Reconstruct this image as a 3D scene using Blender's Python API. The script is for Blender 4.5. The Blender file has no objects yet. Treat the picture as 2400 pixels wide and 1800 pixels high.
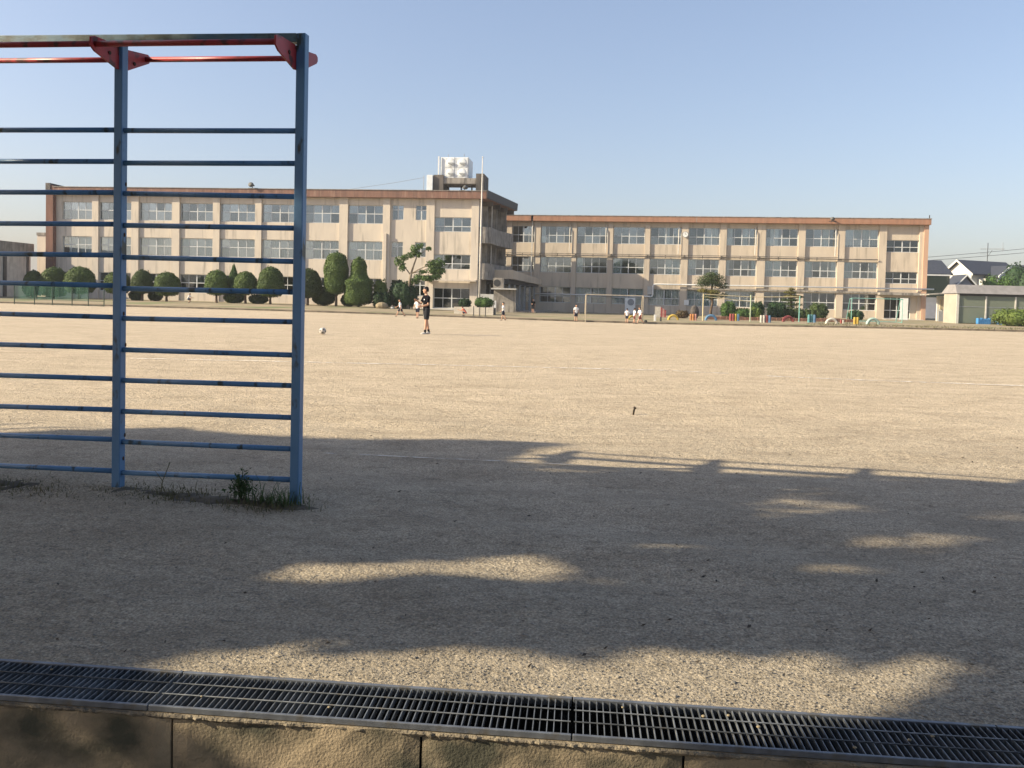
import bpy, math, random
import numpy as np
from mathutils import Vector, Matrix
random.seed(7); RNG = np.random.default_rng(11)
R = math.radians
S = bpy.context.scene
COL = S.collection

# ------------------------------------------------------------------ camera, sky, sun, exposure
cd = bpy.data.cameras.new('camera'); cam = bpy.data.objects.new('camera', cd); COL.objects.link(cam)
cam.location = (0, 0, 1.3)
cam.matrix_world = Matrix.Translation((0, 0, 1.3)) @ Matrix.Rotation(R(90) - .0365, 4, 'X') @ Matrix.Rotation(.0252, 4, 'Z')
cd.sensor_width = 36; cd.lens = 1883 / 2400 * 36; cd.shift_y = (765.8 - 900) / 2400
cd.clip_start = .05; cd.clip_end = 3000
S.camera = cam
S.render.resolution_x = 1024; S.render.resolution_y = 768

SUN_EL = R(27.5); SUN_AZ = R(10)                         # light travels towards +x and a little +y
w = bpy.data.worlds.new('World'); S.world = w; w.use_nodes = True
nt = w.node_tree; bg = nt.nodes['Background']
sky = nt.nodes.new('ShaderNodeTexSky'); sky.sky_type = 'NISHITA'; sky.sun_disc = False
sky.sun_elevation = SUN_EL; sky.sun_rotation = math.atan2(-math.cos(SUN_AZ), -math.sin(SUN_AZ))
sky.air_density = 1.15; sky.dust_density = 2.3; sky.ozone_density = 2.5; sky.altitude = 0
tint = nt.nodes.new('ShaderNodeMix'); tint.data_type = 'RGBA'; tint.blend_type = 'MULTIPLY'; tint.inputs[0].default_value = 1; tint.inputs[7].default_value = (1.05, 1.0, 1.09, 1)
soft = nt.nodes.new('ShaderNodeGamma'); soft.inputs[1].default_value = .74                # hazy air: a flatter sky
nt.links.new(sky.outputs[0], tint.inputs[6]); nt.links.new(tint.outputs[2], soft.inputs[0]); nt.links.new(soft.outputs[0], bg.inputs[0]); bg.inputs[1].default_value = .13
sd = bpy.data.lights.new('sun', 'SUN'); so = bpy.data.objects.new('sun', sd); COL.objects.link(so)
sd.energy = 4.8; sd.angle = R(.55); sd.color = (1, .87, .64)
LDIR = Vector((math.cos(SUN_AZ) * math.cos(SUN_EL), math.sin(SUN_AZ) * math.cos(SUN_EL), -math.sin(SUN_EL)))
so.rotation_euler = LDIR.to_track_quat('-Z', 'Y').to_euler()
S.view_settings.view_transform = 'Standard'; S.view_settings.look = 'None'
S.view_settings.gamma = 1; S.view_settings.use_curve_mapping = False
S.view_settings.exposure = 1.05

# ------------------------------------------------------------------ materials
MATS = {}
def mat(name, c1, c2=None, scale=3., rough=.8, bump=0., bscale=40., metal=0., stretch=(1, 1, 1), contrast=(.35, .65), spec=.3, spots=None, rnd=0., detail=6):
    m = bpy.data.materials.new(name); m.use_nodes = True; MATS[name] = m
    n = m.node_tree.nodes; l = m.node_tree.links; b = n['Principled BSDF']
    b.inputs['Roughness'].default_value = rough; b.inputs['Metallic'].default_value = metal
    b.inputs['Specular IOR Level'].default_value = spec
    tc = n.new('ShaderNodeTexCoord'); mp = n.new('ShaderNodeMapping'); mp.inputs['Scale'].default_value = stretch
    l.new(tc.outputs['Object'], mp.inputs[0])
    col = None
    if c2 is None: c2 = tuple(x * .85 for x in c1)
    nz = n.new('ShaderNodeTexNoise'); nz.inputs['Scale'].default_value = scale; nz.inputs['Detail'].default_value = detail
    l.new(mp.outputs[0], nz.inputs[0])
    rp = n.new('ShaderNodeValToRGB'); rp.color_ramp.elements[0].position = contrast[0]; rp.color_ramp.elements[1].position = contrast[1]
    rp.color_ramp.elements[0].color = (*c2, 1); rp.color_ramp.elements[1].color = (*c1, 1)
    l.new(nz.outputs[0], rp.inputs[0]); col = rp.outputs[0]
    if spots:
        sc, colr, lo, hi, stv = spots
        mp2 = n.new('ShaderNodeMapping'); mp2.inputs['Scale'].default_value = stv; l.new(tc.outputs['Object'], mp2.inputs[0])
        z2 = n.new('ShaderNodeTexNoise'); z2.inputs['Scale'].default_value = sc; z2.inputs['Detail'].default_value = 8
        l.new(mp2.outputs[0], z2.inputs[0])
        mr = n.new('ShaderNodeMapRange'); mr.inputs[1].default_value = lo; mr.inputs[2].default_value = hi; l.new(z2.outputs[0], mr.inputs[0])
        mx = n.new('ShaderNodeMix'); mx.data_type = 'RGBA'; l.new(mr.outputs[0], mx.inputs[0]); l.new(col, mx.inputs[6]); mx.inputs[7].default_value = (*colr, 1)
        col = mx.outputs[2]
    if rnd:
        oi = n.new('ShaderNodeObjectInfo'); mr = n.new('ShaderNodeMapRange'); mr.inputs[3].default_value = 1 - rnd; mr.inputs[4].default_value = 1 + rnd
        l.new(oi.outputs['Random'], mr.inputs[0]); hs = n.new('ShaderNodeHueSaturation'); l.new(col, hs.inputs[4]); l.new(mr.outputs[0], hs.inputs[2]); col = hs.outputs[0]
    l.new(col, b.inputs['Base Color'])
    if bump:
        bz = n.new('ShaderNodeTexNoise'); bz.inputs['Scale'].default_value = bscale; bz.inputs['Detail'].default_value = 5; l.new(tc.outputs['Object'], bz.inputs[0])
        bp = n.new('ShaderNodeBump'); bp.inputs['Strength'].default_value = 1; bp.inputs['Distance'].default_value = bump
        l.new(bz.outputs[0], bp.inputs['Height']); l.new(bp.outputs[0], b.inputs['Normal'])
    return m

M = {}
M['wall'] = mat('cream_render', (.63, .55, .45), (.56, .49, .41), 1.2, .9, .004, 60, stretch=(1, 1, .35), spots=(1.9, (.30, .265, .22), .55, .82, (1.5, 1.5, .16)))
M['wall_r'] = mat('tan_render', (.56, .475, .375), (.49, .415, .33), 1.2, .9, .004, 60, stretch=(1, 1, .35), spots=(1.9, (.28, .24, .19), .55, .82, (1.5, 1.5, .16)))
M['cornice'] = mat('brown_cornice_paint', (.25, .14, .105), (.17, .10, .078), 2.5, .85, .003, 50, stretch=(1, 1, .2), spots=(2.2, (.33, .22, .17), .55, .75, (2, 1, .2)))
M['cornice_r'] = mat('orange_cornice_paint', (.37, .195, .125), (.27, .145, .098), 2.5, .85, .003, 50, stretch=(1, 1, .2), spots=(2.0, (.30, .19, .13), .52, .75, (2.5, 1, .15)))
M['endpaint'] = mat('orange_end_wall_paint', (.56, .36, .25), (.46, .29, .20), 2, .85, .003, 50, stretch=(1, 1, .2))
M['redcol'] = mat('red_brown_end_paint', (.21, .105, .075), (.15, .08, .06), 2, .85, .003, 50, stretch=(1, 1, .2))
M['conc'] = mat('weathered_concrete', (.34, .31, .27), (.22, .20, .18), 1.5, .95, .006, 45, spots=(2.5, (.08, .075, .07), .52, .72, (2, 2, .25)))
M['concdark'] = mat('dark_stained_concrete', (.16, .14, .125), (.07, .065, .06), 1.8, .95, .006, 45, stretch=(1, 1, .3))
M['concpale'] = mat('pale_concrete', (.50, .49, .46), (.42, .41, .39), 2, .9, .004, 50)
M['annex'] = mat('pale_annex_concrete', (.66, .62, .56), (.54, .51, .46), 1.6, .9, .004, 50, spots=(2, (.38, .35, .31), .52, .75, (1, 2, .2)))
M['block'] = mat('planter_concrete_block', (.62, .56, .47), (.50, .45, .38), 3, .95, .006, 50, rnd=.08)
M['inner'] = mat('interior_plaster', (.26, .25, .23), (.2, .19, .18), 1, .9)
M['floorin'] = mat('interior_floor', (.2, .15, .1), None, 2, .6)
M['alu'] = mat('white_aluminium', (.60, .61, .60), (.54, .55, .54), 4, .45, spec=.5)
M['alud'] = mat('grey_aluminium', (.36, .37, .37), (.3, .31, .31), 4, .45, spec=.5)
M['curt'] = mat('cream_curtain_cloth', (.80, .79, .71), (.70, .69, .63), 14, .95, stretch=(1, 1, .02), rnd=.12)
M['curtg'] = mat('grey_curtain_cloth', (.36, .37, .37), (.29, .30, .31), 14, .95, stretch=(1, 1, .02), rnd=.15)
M['blind'] = mat('teal_grey_blind_cloth', (.58, .66, .65), (.50, .58, .58), 9, .95, stretch=(1, 1, .1), rnd=.1)
M['blue'] = mat('worn_blue_gloss_paint', (.11, .225, .39), (.075, .175, .32), 4, .36, .0009, 160, spec=.4, stretch=(1.5, 1.5, .5), spots=(8, (.045, .062, .062), .58, .67, (1.8, 1.8, .7)))
M['blueworn'] = mat('worn_blue_beam_paint', (.085, .165, .23), (.12, .15, .14), 5, .4, .0009, 160, spec=.4, stretch=(1, 1, 1), spots=(7, (.05, .065, .06), .50, .62, (1, 1.5, 1.5)))
M['red'] = mat('worn_red_gloss_paint', (.40, .042, .045), (.27, .03, .032), 7, .42, .0006, 150, spec=.4, spots=(14, (.085, .03, .028), .52, .66, (1, 1, 1)))
M['rust'] = mat('rust_patch', (.05, .035, .03), (.10, .05, .03), 30, .9)
M['steel'] = mat('galvanised_steel', (.21, .225, .25), (.14, .15, .17), 20, .5, .0006, 120, metal=.55, spots=(14, (.17, .15, .12), .55, .72, (1, 1, 1)))
M['steelbar'] = mat('galvanised_bar', (.19, .20, .215), (.10, .11, .12), 30, .55, metal=.4, rnd=.4, spots=(25, (.14, .12, .09), .55, .7, (1, 1, 1)))
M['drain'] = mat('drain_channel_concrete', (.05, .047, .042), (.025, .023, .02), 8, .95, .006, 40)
M['retain'] = mat('mossy_wall_concrete', (.38, .30, .20), (.25, .20, .135), 4.5, .95, .0035, 120, spots=(3.2, (.075, .072, .052), .44, .62, (1, 1, 1.6)), rnd=.10)
M['lip'] = mat('rough_mortar_lip', (.27, .225, .16), (.13, .11, .085), 14, .95, .012, 70)
M['white'] = mat('white_paint', (.78, .78, .75), (.68, .68, .66), 3, .5, spec=.4)
M['tank'] = mat('white_tank_panel', (.74, .76, .77), (.64, .66, .67), 2, .45, spec=.4, spots=(3, (.5, .48, .44), .6, .8, (1, 1, .3)))
M['dark'] = mat('dark_metal', (.045, .045, .047), None, 5, .6)
M['grey'] = mat('grey_metal', (.30, .31, .32), (.24, .25, .26), 5, .5)
M['horn'] = mat('dark_grey_horn_paint', (.13, .13, .125), (.09, .09, .088), 5, .8)
M['pole'] = mat('pale_pole_paint', (.62, .58, .52), (.52, .49, .44), 4, .5)
M['trunk'] = mat('bark', (.14, .095, .065), (.075, .05, .035), 9, .95, .02, 30, stretch=(1, 1, .3))
M['trunkpale'] = mat('pale_bark', (.34, .29, .22), (.17, .13, .09), 7, .95, .02, 30, stretch=(1, 1, .5))
def foliage(name, a, b, tr=.25):
    m = mat(name, a, b, 1.6, .65, contrast=(.3, .7), spec=.25, detail=9, rnd=.16, spots=(14., tuple(x * .62 for x in b), .50, .78, (1, 1, 1)))
    n = m.node_tree.nodes; l = m.node_tree.links; p = n['Principled BSDF']; out = n['Material Output']
    t = n.new('ShaderNodeBsdfTranslucent'); mx = n.new('ShaderNodeMixShader'); mx.inputs[0].default_value = tr
    l.new(p.inputs['Base Color'].links[0].from_socket, t.inputs[0]); l.new(p.outputs[0], mx.inputs[1]); l.new(t.outputs[0], mx.inputs[2]); l.new(mx.outputs[0], out.inputs[0])
    return m
M['top'] = foliage('clipped_conifer_foliage', (.105, .155, .034), (.052, .090, .022), .15)
M['topd'] = foliage('dark_conifer_foliage', (.068, .100, .026), (.036, .060, .018), .15)
M['leafd'] = foliage('dark_broadleaf', (.040, .085, .030), (.022, .050, .020))
M['leafm'] = foliage('mid_broadleaf', (.085, .15, .035), (.045, .095, .025))
M['leafl'] = foliage('light_broadleaf', (.13, .20, .06), (.07, .125, .035))
M['leafy'] = foliage('yellow_green_leaf', (.17, .225, .05), (.10, .155, .035), .3)
M['pineleaf'] = foliage('pine_needles', (.075, .105, .032), (.035, .060, .022), .15)
M['pineyel'] = foliage('yellowed_pine_needles', (.23, .19, .06), (.11, .12, .035), .2)
M['redleaf'] = foliage('reddish_leaf', (.15, .085, .04), (.07, .06, .03))
M['weed'] = foliage('weed_leaf', (.085, .13, .045), (.045, .085, .03))
M['dry'] = foliage('dry_grass_blade', (.20, .165, .09), (.095, .10, .045))
M['litter'] = mat('dead_leaf', (.09, .07, .05), (.04, .033, .028), 20, .9)
M['shade'] = foliage('shade_tree_leaf', (.06, .11, .03), (.035, .075, .02), .1)
M['skin'] = mat('skin', (.52, .30, .20), (.47, .26, .17), 6, .55, spec=.35)
M['hair'] = mat('black_hair', (.012, .011, .010), (.02, .016, .014), 60, .5)
M['tblack'] = mat('black_shirt_cloth', (.005, .005, .008), (.008, .008, .011), 25, .95, spec=.08)
M['sgrey'] = mat('charcoal_shorts_cloth', (.030, .031, .036), (.020, .021, .025), 25, .95, spec=.1)
M['twhite'] = mat('white_shirt_cloth', (.78, .78, .77), (.70, .70, .70), 12, .85)
M['navy'] = mat('navy_shorts_cloth', (.018, .022, .045), None, 12, .85)
M['maroon'] = mat('maroon_shorts_cloth', (.13, .03, .035), None, 12, .85)
M['orange'] = mat('orange_shirt_cloth', (.70, .20, .13), None, 12, .85)
M['shoe'] = mat('pale_shoe', (.60, .58, .54), None, 12, .7)
M['shoed'] = mat('dark_shoe', (.05, .045, .045), None, 12, .7)
M['rooft'] = mat('dark_roof_tile', (.055, .06, .075), (.036, .04, .052), 4, .5, .02, 8)
M['shedroof'] = mat('grey_sheet_roof', (.25, .235, .23), (.20, .19, .185), 2, .7)
M['shedwall'] = mat('beige_siding', (.37, .325, .265), (.32, .285, .235), 1.5, .9)
M['ledge'] = mat('ivory_siding', (.62, .595, .53), (.55, .53, .475), 2, .85)
M['lav'] = mat('pale_blue_grey_siding', (.36, .37, .43), (.31, .32, .38), 2, .85)
M['bluebox'] = mat('blue_plastic', (.07, .25, .52), (.05, .19, .42), 3, .5)
M['rock'] = mat('dark_rock', (.11, .095, .085), (.05, .045, .042), 3, .9, .05, 6)
M['tanrock'] = mat('tan_rock', (.30, .24, .15), (.18, .15, .10), 4, .95, .03, 9)
M['kerb'] = mat('kerb_concrete_with_shade', (.20, .165, .125), (.10, .085, .065), 2, .95, .006, 45)  # dark tone paints in the shadow and dirty grass along the field edge
M['brickbed'] = mat('red_brown_bed_edging', (.24, .12, .085), (.15, .085, .06), 6, .9, .02, 12)
for nm, c in dict(pyellow=(0.5, 0.34, 0.06), pblue=(0.09, 0.19, 0.32), pred=(0.33, 0.075, 0.07), pwhite=(.52, .48, .42), pgreen=(.34, .46, .40), porange=(0.43, 0.19, 0.07), pteal=(0.11, 0.3, 0.31), ppink=(0.48, 0.24, 0.2)).items():
    M[nm] = mat(nm[1:] + '_playground_paint', c, tuple(x * .7 for x in c), 5, .6, .003, 40, spots=(9, tuple(x * .5 + .05 for x in c), .58, .75, (1, 1, 1)))
M['teal'] = mat('faded_teal_paint', (.20, .42, .37), (.15, .33, .29), 5, .5)
M['cream'] = mat('cream_pole_paint', (.60, .50, .30), (.48, .42, .27), 5, .5)
M['goalp'] = mat('weathered_goal_paint', (.44, .38, .29), (.36, .31, .23), 5, .6)
M['greenpole'] = mat('pale_green_pole_paint', (.42, .48, .34), (.34, .40, .28), 5, .5)
M['fpole'] = mat('dark_green_pole', (.03, .06, .045), None, 5, .5)
M['peg'] = mat('dark_rusted_iron', (.035, .026, .018), None, 50, .7)
M['ballw'] = mat('scuffed_white_leather', (.62, .58, .52), (.42, .38, .33), 12, .6)
M['ballb'] = mat('black_leather', (.035, .03, .028), None, 12, .6)

def glassmat(name, fac, tint):
    m = bpy.data.materials.new(name); m.use_nodes = True; n = m.node_tree.nodes; l = m.node_tree.links
    n.remove(n['Principled BSDF'])
    t = n.new('ShaderNodeBsdfTransparent'); t.inputs[0].default_value = (*tint, 1)
    g = n.new('ShaderNodeBsdfGlossy'); g.inputs['Roughness'].default_value = .03; g.inputs[0].default_value = (.9, .95, 1, 1)
    lw = n.new('ShaderNodeFresnel'); lw.inputs[0].default_value = 1.5
    ad = n.new('ShaderNodeMath'); ad.operation = 'ADD'; ad.use_clamp = True; l.new(lw.outputs[0], ad.inputs[0])
    oi = n.new('ShaderNodeObjectInfo'); mr = n.new('ShaderNodeMapRange'); mr.inputs[3].default_value = fac * .5; mr.inputs[4].default_value = fac * 1.5
    l.new(oi.outputs['Random'], mr.inputs[0]); l.new(mr.outputs[0], ad.inputs[1])
    tc = n.new('ShaderNodeTexCoord'); nz = n.new('ShaderNodeTexNoise'); nz.inputs['Scale'].default_value = 1.3; l.new(tc.outputs['Object'], nz.inputs[0])
    bp = n.new('ShaderNodeBump'); bp.inputs['Distance'].default_value = .003; bp.inputs['Strength'].default_value = .5; l.new(nz.outputs[0], bp.inputs['Height']); l.new(bp.outputs[0], g.inputs['Normal'])
    mx = n.new('ShaderNodeMixShader'); l.new(ad.outputs[0], mx.inputs[0]); l.new(t.outputs[0], mx.inputs[1]); l.new(g.outputs[0], mx.inputs[2])
    l.new(mx.outputs[0], n['Material Output'].inputs[0]); return m
M['glass'] = glassmat('window_glass', .13, (.92, .95, .96))
M['glassd'] = glassmat('dark_window_glass', .07, (.55, .60, .62))
def netmat(name, col, op):
    m = bpy.data.materials.new(name); m.use_nodes = True; n = m.node_tree.nodes; l = m.node_tree.links; p = n['Principled BSDF']
    p.inputs['Base Color'].default_value = (*col, 1); p.inputs['Roughness'].default_value = .8
    t = n.new('ShaderNodeBsdfTransparent'); mx = n.new('ShaderNodeMixShader'); mx.inputs[0].default_value = op
    l.new(t.outputs[0], mx.inputs[1]); l.new(p.outputs[0], mx.inputs[2]); l.new(mx.outputs[0], n['Material Output'].inputs[0]); return m
M['net'] = netmat('green_windbreak_net', (.05, .17, .12), .34)
M['shednet'] = netmat('grey_green_mesh_sheet', (.22, .25, .19), .72)
M['darknet'] = netmat('dark_green_mesh_sheet', (.02, .035, .025), .85)

def sandmat():
    m = bpy.data.materials.new('playground_sand'); m.use_nodes = True; n = m.node_tree.nodes; l = m.node_tree.links; b = n['Principled BSDF']
    b.inputs['Roughness'].default_value = .95; b.inputs['Specular IOR Level'].default_value = .15
    tc = n.new('ShaderNodeTexCoord')
    def noise(sc, det=6, st=(1, 1, 1), rough=.6):
        mp = n.new('ShaderNodeMapping'); mp.inputs['Scale'].default_value = st; l.new(tc.outputs['Object'], mp.inputs[0])
        z = n.new('ShaderNodeTexNoise'); z.inputs['Scale'].default_value = sc; z.inputs['Detail'].default_value = det; z.inputs['Roughness'].default_value = rough
        l.new(mp.outputs[0], z.inputs[0]); return z.outputs[0]
    def ramp(v, els):
        r = n.new('ShaderNodeValToRGB'); e = r.color_ramp.elements
        for i, (p, c) in enumerate(els):
            x = e[i] if i < 2 else e.new(p)
            x.position = p; x.color = (*c, 1)
        l.new(v, r.inputs[0]); return r.outputs[0]
    def mix(a, bb, f, mode='MIX'):
        x = n.new('ShaderNodeMix'); x.data_type = 'RGBA'; x.blend_type = mode
        for s, v in ((0, f), (6, a), (7, bb)):
            if isinstance(v, (int, float)): x.inputs[s].default_value = v
            elif isinstance(v, tuple): x.inputs[s].default_value = (*v, 1)
            else: l.new(v, x.inputs[s])
        return x.outputs[2]
    base = ramp(noise(.22, 6, (1, 1.6, 1)), [(.30, (.550, .453, .330)), (.70, (.615, .513, .380))])
    mid = ramp(noise(2.2, 8, (.55, 1.4, 1), .7), [(.36, (.78, .77, .76)), (.60, (1.07, 1.07, 1.07))])
    c = mix(base, mid, .75, 'MULTIPLY')
    tracks = ramp(noise(1.3, 10, (.7, 1.3, 1), .8), [(.34, (.66, .65, .63)), (.50, (1.02, 1.02, 1.02))])
    c = mix(c, tracks, .5, 'MULTIPLY')
    clods = ramp(noise(16, 7, (.8, 1.2, 1), .75), [(.35, (.42, .41, .40)), (.47, (1.03, 1.03, 1.03))])
    c = mix(c, clods, .58, 'MULTIPLY')
    fine = ramp(noise(85, 5), [(.38, (.50, .49, .48)), (.62, (1.22, 1.22, 1.22))])
    c = mix(c, fine, .7, 'MULTIPLY')
    vor = n.new('ShaderNodeTexVoronoi'); vor.inputs['Scale'].default_value = 130; l.new(tc.outputs['Object'], vor.inputs['Vector'])
    peb = ramp(vor.outputs['Color'], [(.25, (.55, .54, .53)), (.75, (1.2, 1.19, 1.17))])
    c = mix(c, peb, .45, 'MULTIPLY')
    sp = n.new('ShaderNodeSeparateXYZ'); l.new(tc.outputs['Object'], sp.inputs[0])
    # greyer coarse gravel close to the drain, darkened further as painted tree shade
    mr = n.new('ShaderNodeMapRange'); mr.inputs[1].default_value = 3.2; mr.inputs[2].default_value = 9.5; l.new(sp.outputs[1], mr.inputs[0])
    grav_shade = mix(c, (.74, .77, .80), .9, 'MULTIPLY')
    c = mix(grav_shade, c, mr.outputs[0])
    l.new(c, b.inputs['Base Color'])
    # relief
    h1 = noise(38, 6, (1, 1, 1), .7); h2 = noise(5.0, 6, (.6, 1.4, 1), .65)
    vm = n.new('ShaderNodeTexVoronoi'); vm.inputs['Scale'].default_value = 75; l.new(tc.outputs['Object'], vm.inputs['Vector'])
    def madd(a, k, bb):
        x = n.new('ShaderNodeMath'); x.operation = 'MULTIPLY_ADD'; l.new(a, x.inputs[0]); x.inputs[1].default_value = k
        if isinstance(bb, float): x.inputs[2].default_value = bb
        else: l.new(bb, x.inputs[2])
        return x.outputs[0]
    h3 = noise(13, 6, (.8, 1.2, 1), .7); hh = madd(h1, .017, 0.); hh = madd(h2, .050, hh); hh = madd(h3, .042, hh); hh = madd(vm.outputs['Distance'], -.005, hh)
    bp = n.new('ShaderNodeBump'); bp.inputs['Strength'].default_value = .85; bp.inputs['Distance'].default_value = 1; l.new(hh, bp.inputs['Height']); l.new(bp.outputs[0], b.inputs['Normal'])
    return m
M['sand'] = sandmat()
M['yard'] = mat('packed_yard_soil', (.33, .26, .175), (.22, .185, .12), .5, .95, .01, 20, stretch=(1, 1.6, 1), spots=(.35, (.15, .17, .075), .50, .66, (.5, 1.5, 1)))
M['dirt'] = mat('damp_dark_soil', (.15, .125, .095), (.085, .075, .06), 4, .95, .012, 40)
M['pebble'] = mat('pebble_stone', (.36, .315, .25), (.17, .155, .135), 90, .9)
M['chalk'] = netmat('worn_chalk_line', (.82, .76, .66), .5)
def _chalk():
    m = M['chalk']; n = m.node_tree.nodes; l = m.node_tree.links; tc = n.new('ShaderNodeTexCoord')
    z = n.new('ShaderNodeTexNoise'); z.inputs['Scale'].default_value = 7; z.inputs['Detail'].default_value = 9; l.new(tc.outputs['Object'], z.inputs[0])
    mr = n.new('ShaderNodeMapRange'); mr.inputs[1].default_value = .36; mr.inputs[2].default_value = .58; mr.inputs[4].default_value = .8; l.new(z.outputs[0], mr.inputs[0])
    mx = [x for x in n if x.type == 'MIX_SHADER'][0]; l.new(mr.outputs[0], mx.inputs[0])
_chalk()

# ------------------------------------------------------------------ helpers
def sst(a, b, x):
    t = min(max((x - a) / (b - a), 0), 1); return t * t * (3 - 2 * t)
def vdist(x, y): return (y - 60) * .9936 + x * .1132                 # metres beyond the field's far kerb
def zf(x, y): return -(0.2 + 0.18 * math.exp(-((x - 8) / 16) ** 2)) * sst(12, 50, y)
def zy(x, y):
    k = 1 - .55 * sst(-15, 0, x); return zf(x, y) + .1 + .24 * k * sst(0, 8, vdist(x, y))

class MB:
    def __init__(s): s.v = []; s.f = []
    def add(s, vs, fs):
        o = len(s.v); s.v += [tuple(v) for v in vs]; s.f += [tuple(i + o for i in f) for f in fs]; return s
    def box(s, x0, y0, z0, x1, y1, z1):
        return s.add([(x, y, z) for z in (z0, z1) for y in (y0, y1) for x in (x0, x1)],
                     [(0, 2, 3, 1), (4, 5, 7, 6), (0, 1, 5, 4), (2, 6, 7, 3), (0, 4, 6, 2), (1, 3, 7, 5)])
    def hexa(s, b, t):                                                # bottom quad, top quad (ccw from above)
        return s.add(list(b) + list(t), [(3, 2, 1, 0), (4, 5, 6, 7), (0, 1, 5, 4), (1, 2, 6, 5), (2, 3, 7, 6), (3, 0, 4, 7)])
    def tube(s, pts, rad, n=8, cap=True):
        pts = [Vector(p) for p in pts]; rs = rad if isinstance(rad, (list, tuple)) else [rad] * len(pts)
        vs = []; fs = []; prev = None
        for i, p in enumerate(pts):
            d = (pts[min(i + 1, len(pts) - 1)] - pts[max(i - 1, 0)]).normalized()
            a = d.orthogonal() if prev is None else (prev - d * prev.dot(d))
            a.normalize(); prev = a; b = d.cross(a)
            for k in range(n):
                t = 2 * math.pi * k / n; vs.append(p + (a * math.cos(t) + b * math.sin(t)) * rs[i])
        for i in range(len(pts) - 1):
            for k in range(n):
                k2 = (k + 1) % n; fs.append((i * n + k, i * n + k2, (i + 1) * n + k2, (i + 1) * n + k))
        if cap: fs.append(tuple(range(n - 1, -1, -1))); fs.append(tuple((len(pts) - 1) * n + k for k in range(n)))
        return s.add(vs, fs)
    def rings(s, rings):                                              # rings of (centre, ax, ay): closed loft of ellipses
        n = 12; vs = []; fs = []
        for c, ax, ay in rings:
            c = Vector(c); ax = Vector(ax); ay = Vector(ay)
            for k in range(n):
                t = 2 * math.pi * k / n; vs.append(c + ax * math.cos(t) + ay * math.sin(t))
        m = len(rings)
        for i in range(m - 1):
            for k in range(n):
                k2 = (k + 1) % n; fs.append((i * n + k, i * n + k2, (i + 1) * n + k2, (i + 1) * n + k))
        fs.append(tuple(range(n - 1, -1, -1))); fs.append(tuple((m - 1) * n + k for k in range(n)))
        return s.add(vs, fs)
    def ball(s, c, rx, ry=None, rz=None, nu=12, nv=8):
        ry = rx if ry is None else ry; rz = rx if rz is None else rz; vs = [(c[0], c[1], c[2] - rz)]; fs = []
        for j in range(1, nv):
            a = -math.pi / 2 + math.pi * j / nv
            for i in range(nu):
                t = 2 * math.pi * i / nu; vs.append((c[0] + rx * math.cos(a) * math.cos(t), c[1] + ry * math.cos(a) * math.sin(t), c[2] + rz * math.sin(a)))
        vs.append((c[0], c[1], c[2] + rz)); L = len(vs) - 1
        for i in range(nu):
            i2 = (i + 1) % nu; fs.append((0, 1 + i2, 1 + i)); fs.append((L, 1 + (nv - 2) * nu + i, 1 + (nv - 2) * nu + i2))
            for j in range(nv - 2): fs.append((1 + j * nu + i, 1 + j * nu + i2, 1 + (j + 1) * nu + i2, 1 + (j + 1) * nu + i))
        return s.add(vs, fs)
    def prism(s, poly, off):                                          # polygon of 3-d points, pushed by off
        n = len(poly); off = Vector(off); a = [Vector(p) for p in poly]
        return s.add(a + [p + off for p in a], [tuple(range(n - 1, -1, -1)), tuple(range(n, 2 * n))] + [(i, (i + 1) % n, (i + 1) % n + n, i + n) for i in range(n)])
    def mesh(s, name, m, smooth=False):
        me = bpy.data.meshes.new(name); me.from_pydata(s.v, [], s.f); me.materials.append(m)
        import bmesh
        bm = bmesh.new(); bm.from_mesh(me); bmesh.ops.recalc_face_normals(bm, faces=bm.faces); bm.to_mesh(me); bm.free()
        if smooth: me.shade_smooth()
        return me
    def build(s, name, m, parent=None, loc=(0, 0, 0), smooth=False, bevel=0):
        o = bpy.data.objects.new(name, s.mesh(name, m, smooth)); return link(o, parent, loc, bevel)
def link(o, parent=None, loc=(0, 0, 0), bevel=0):
    COL.objects.link(o); o.location = loc; o.parent = parent
    if bevel:
        b = o.modifiers.new('bevel', 'BEVEL'); b.width = bevel; b.segments = 2; b.limit_method = 'ANGLE'
    return o
def inst(name, me, parent=None, loc=(0, 0, 0)): return link(bpy.data.objects.new(name, me), parent, loc)
def tag(o, label, cat, group=None):
    o['label'] = label; o['category'] = cat
    if group: o['group'] = group
    return o
def thing(name, label, cat, loc=(0, 0, 0), rz=0, group=None):
    o = bpy.data.objects.new(name, None); COL.objects.link(o); o.location = loc; o.rotation_euler = (0, 0, rz); o.empty_display_size = .2
    return tag(o, label, cat, group)
def struct(o): o['kind'] = 'structure'; return o
def stuff(o): o['kind'] = 'stuff'; return o

def leaf_mesh(name, P, N, size, m, aspect=.6, jit=.7, var=.4):
    """one small folded quad per point"""
    P = np.asarray(P, float); N = np.asarray(N, float); k = len(P)
    N = N + RNG.normal(0, jit, (k, 3)); N /= np.linalg.norm(N, axis=1, keepdims=True) + 1e-9
    A = np.cross(N, RNG.normal(0, 1, (k, 3))); A /= np.linalg.norm(A, axis=1, keepdims=True) + 1e-9; B = np.cross(N, A)
    sz = (size * (1 + RNG.uniform(-var, var, k)))[:, None]
    V = np.stack([P - A * sz, P + B * sz * aspect, P + A * sz, P - B * sz * aspect], 1).reshape(-1, 3)
    me = bpy.data.meshes.new(name); me.vertices.add(4 * k); me.vertices.foreach_set('co', V.ravel())
    me.loops.add(4 * k); me.loops.foreach_set('vertex_index', np.arange(4 * k)); me.polygons.add(k); me.polygons.foreach_set('loop_start', np.arange(k) * 4)
    me.materials.append(m); me.update(calc_edges=True); me.validate(); return me
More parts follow.
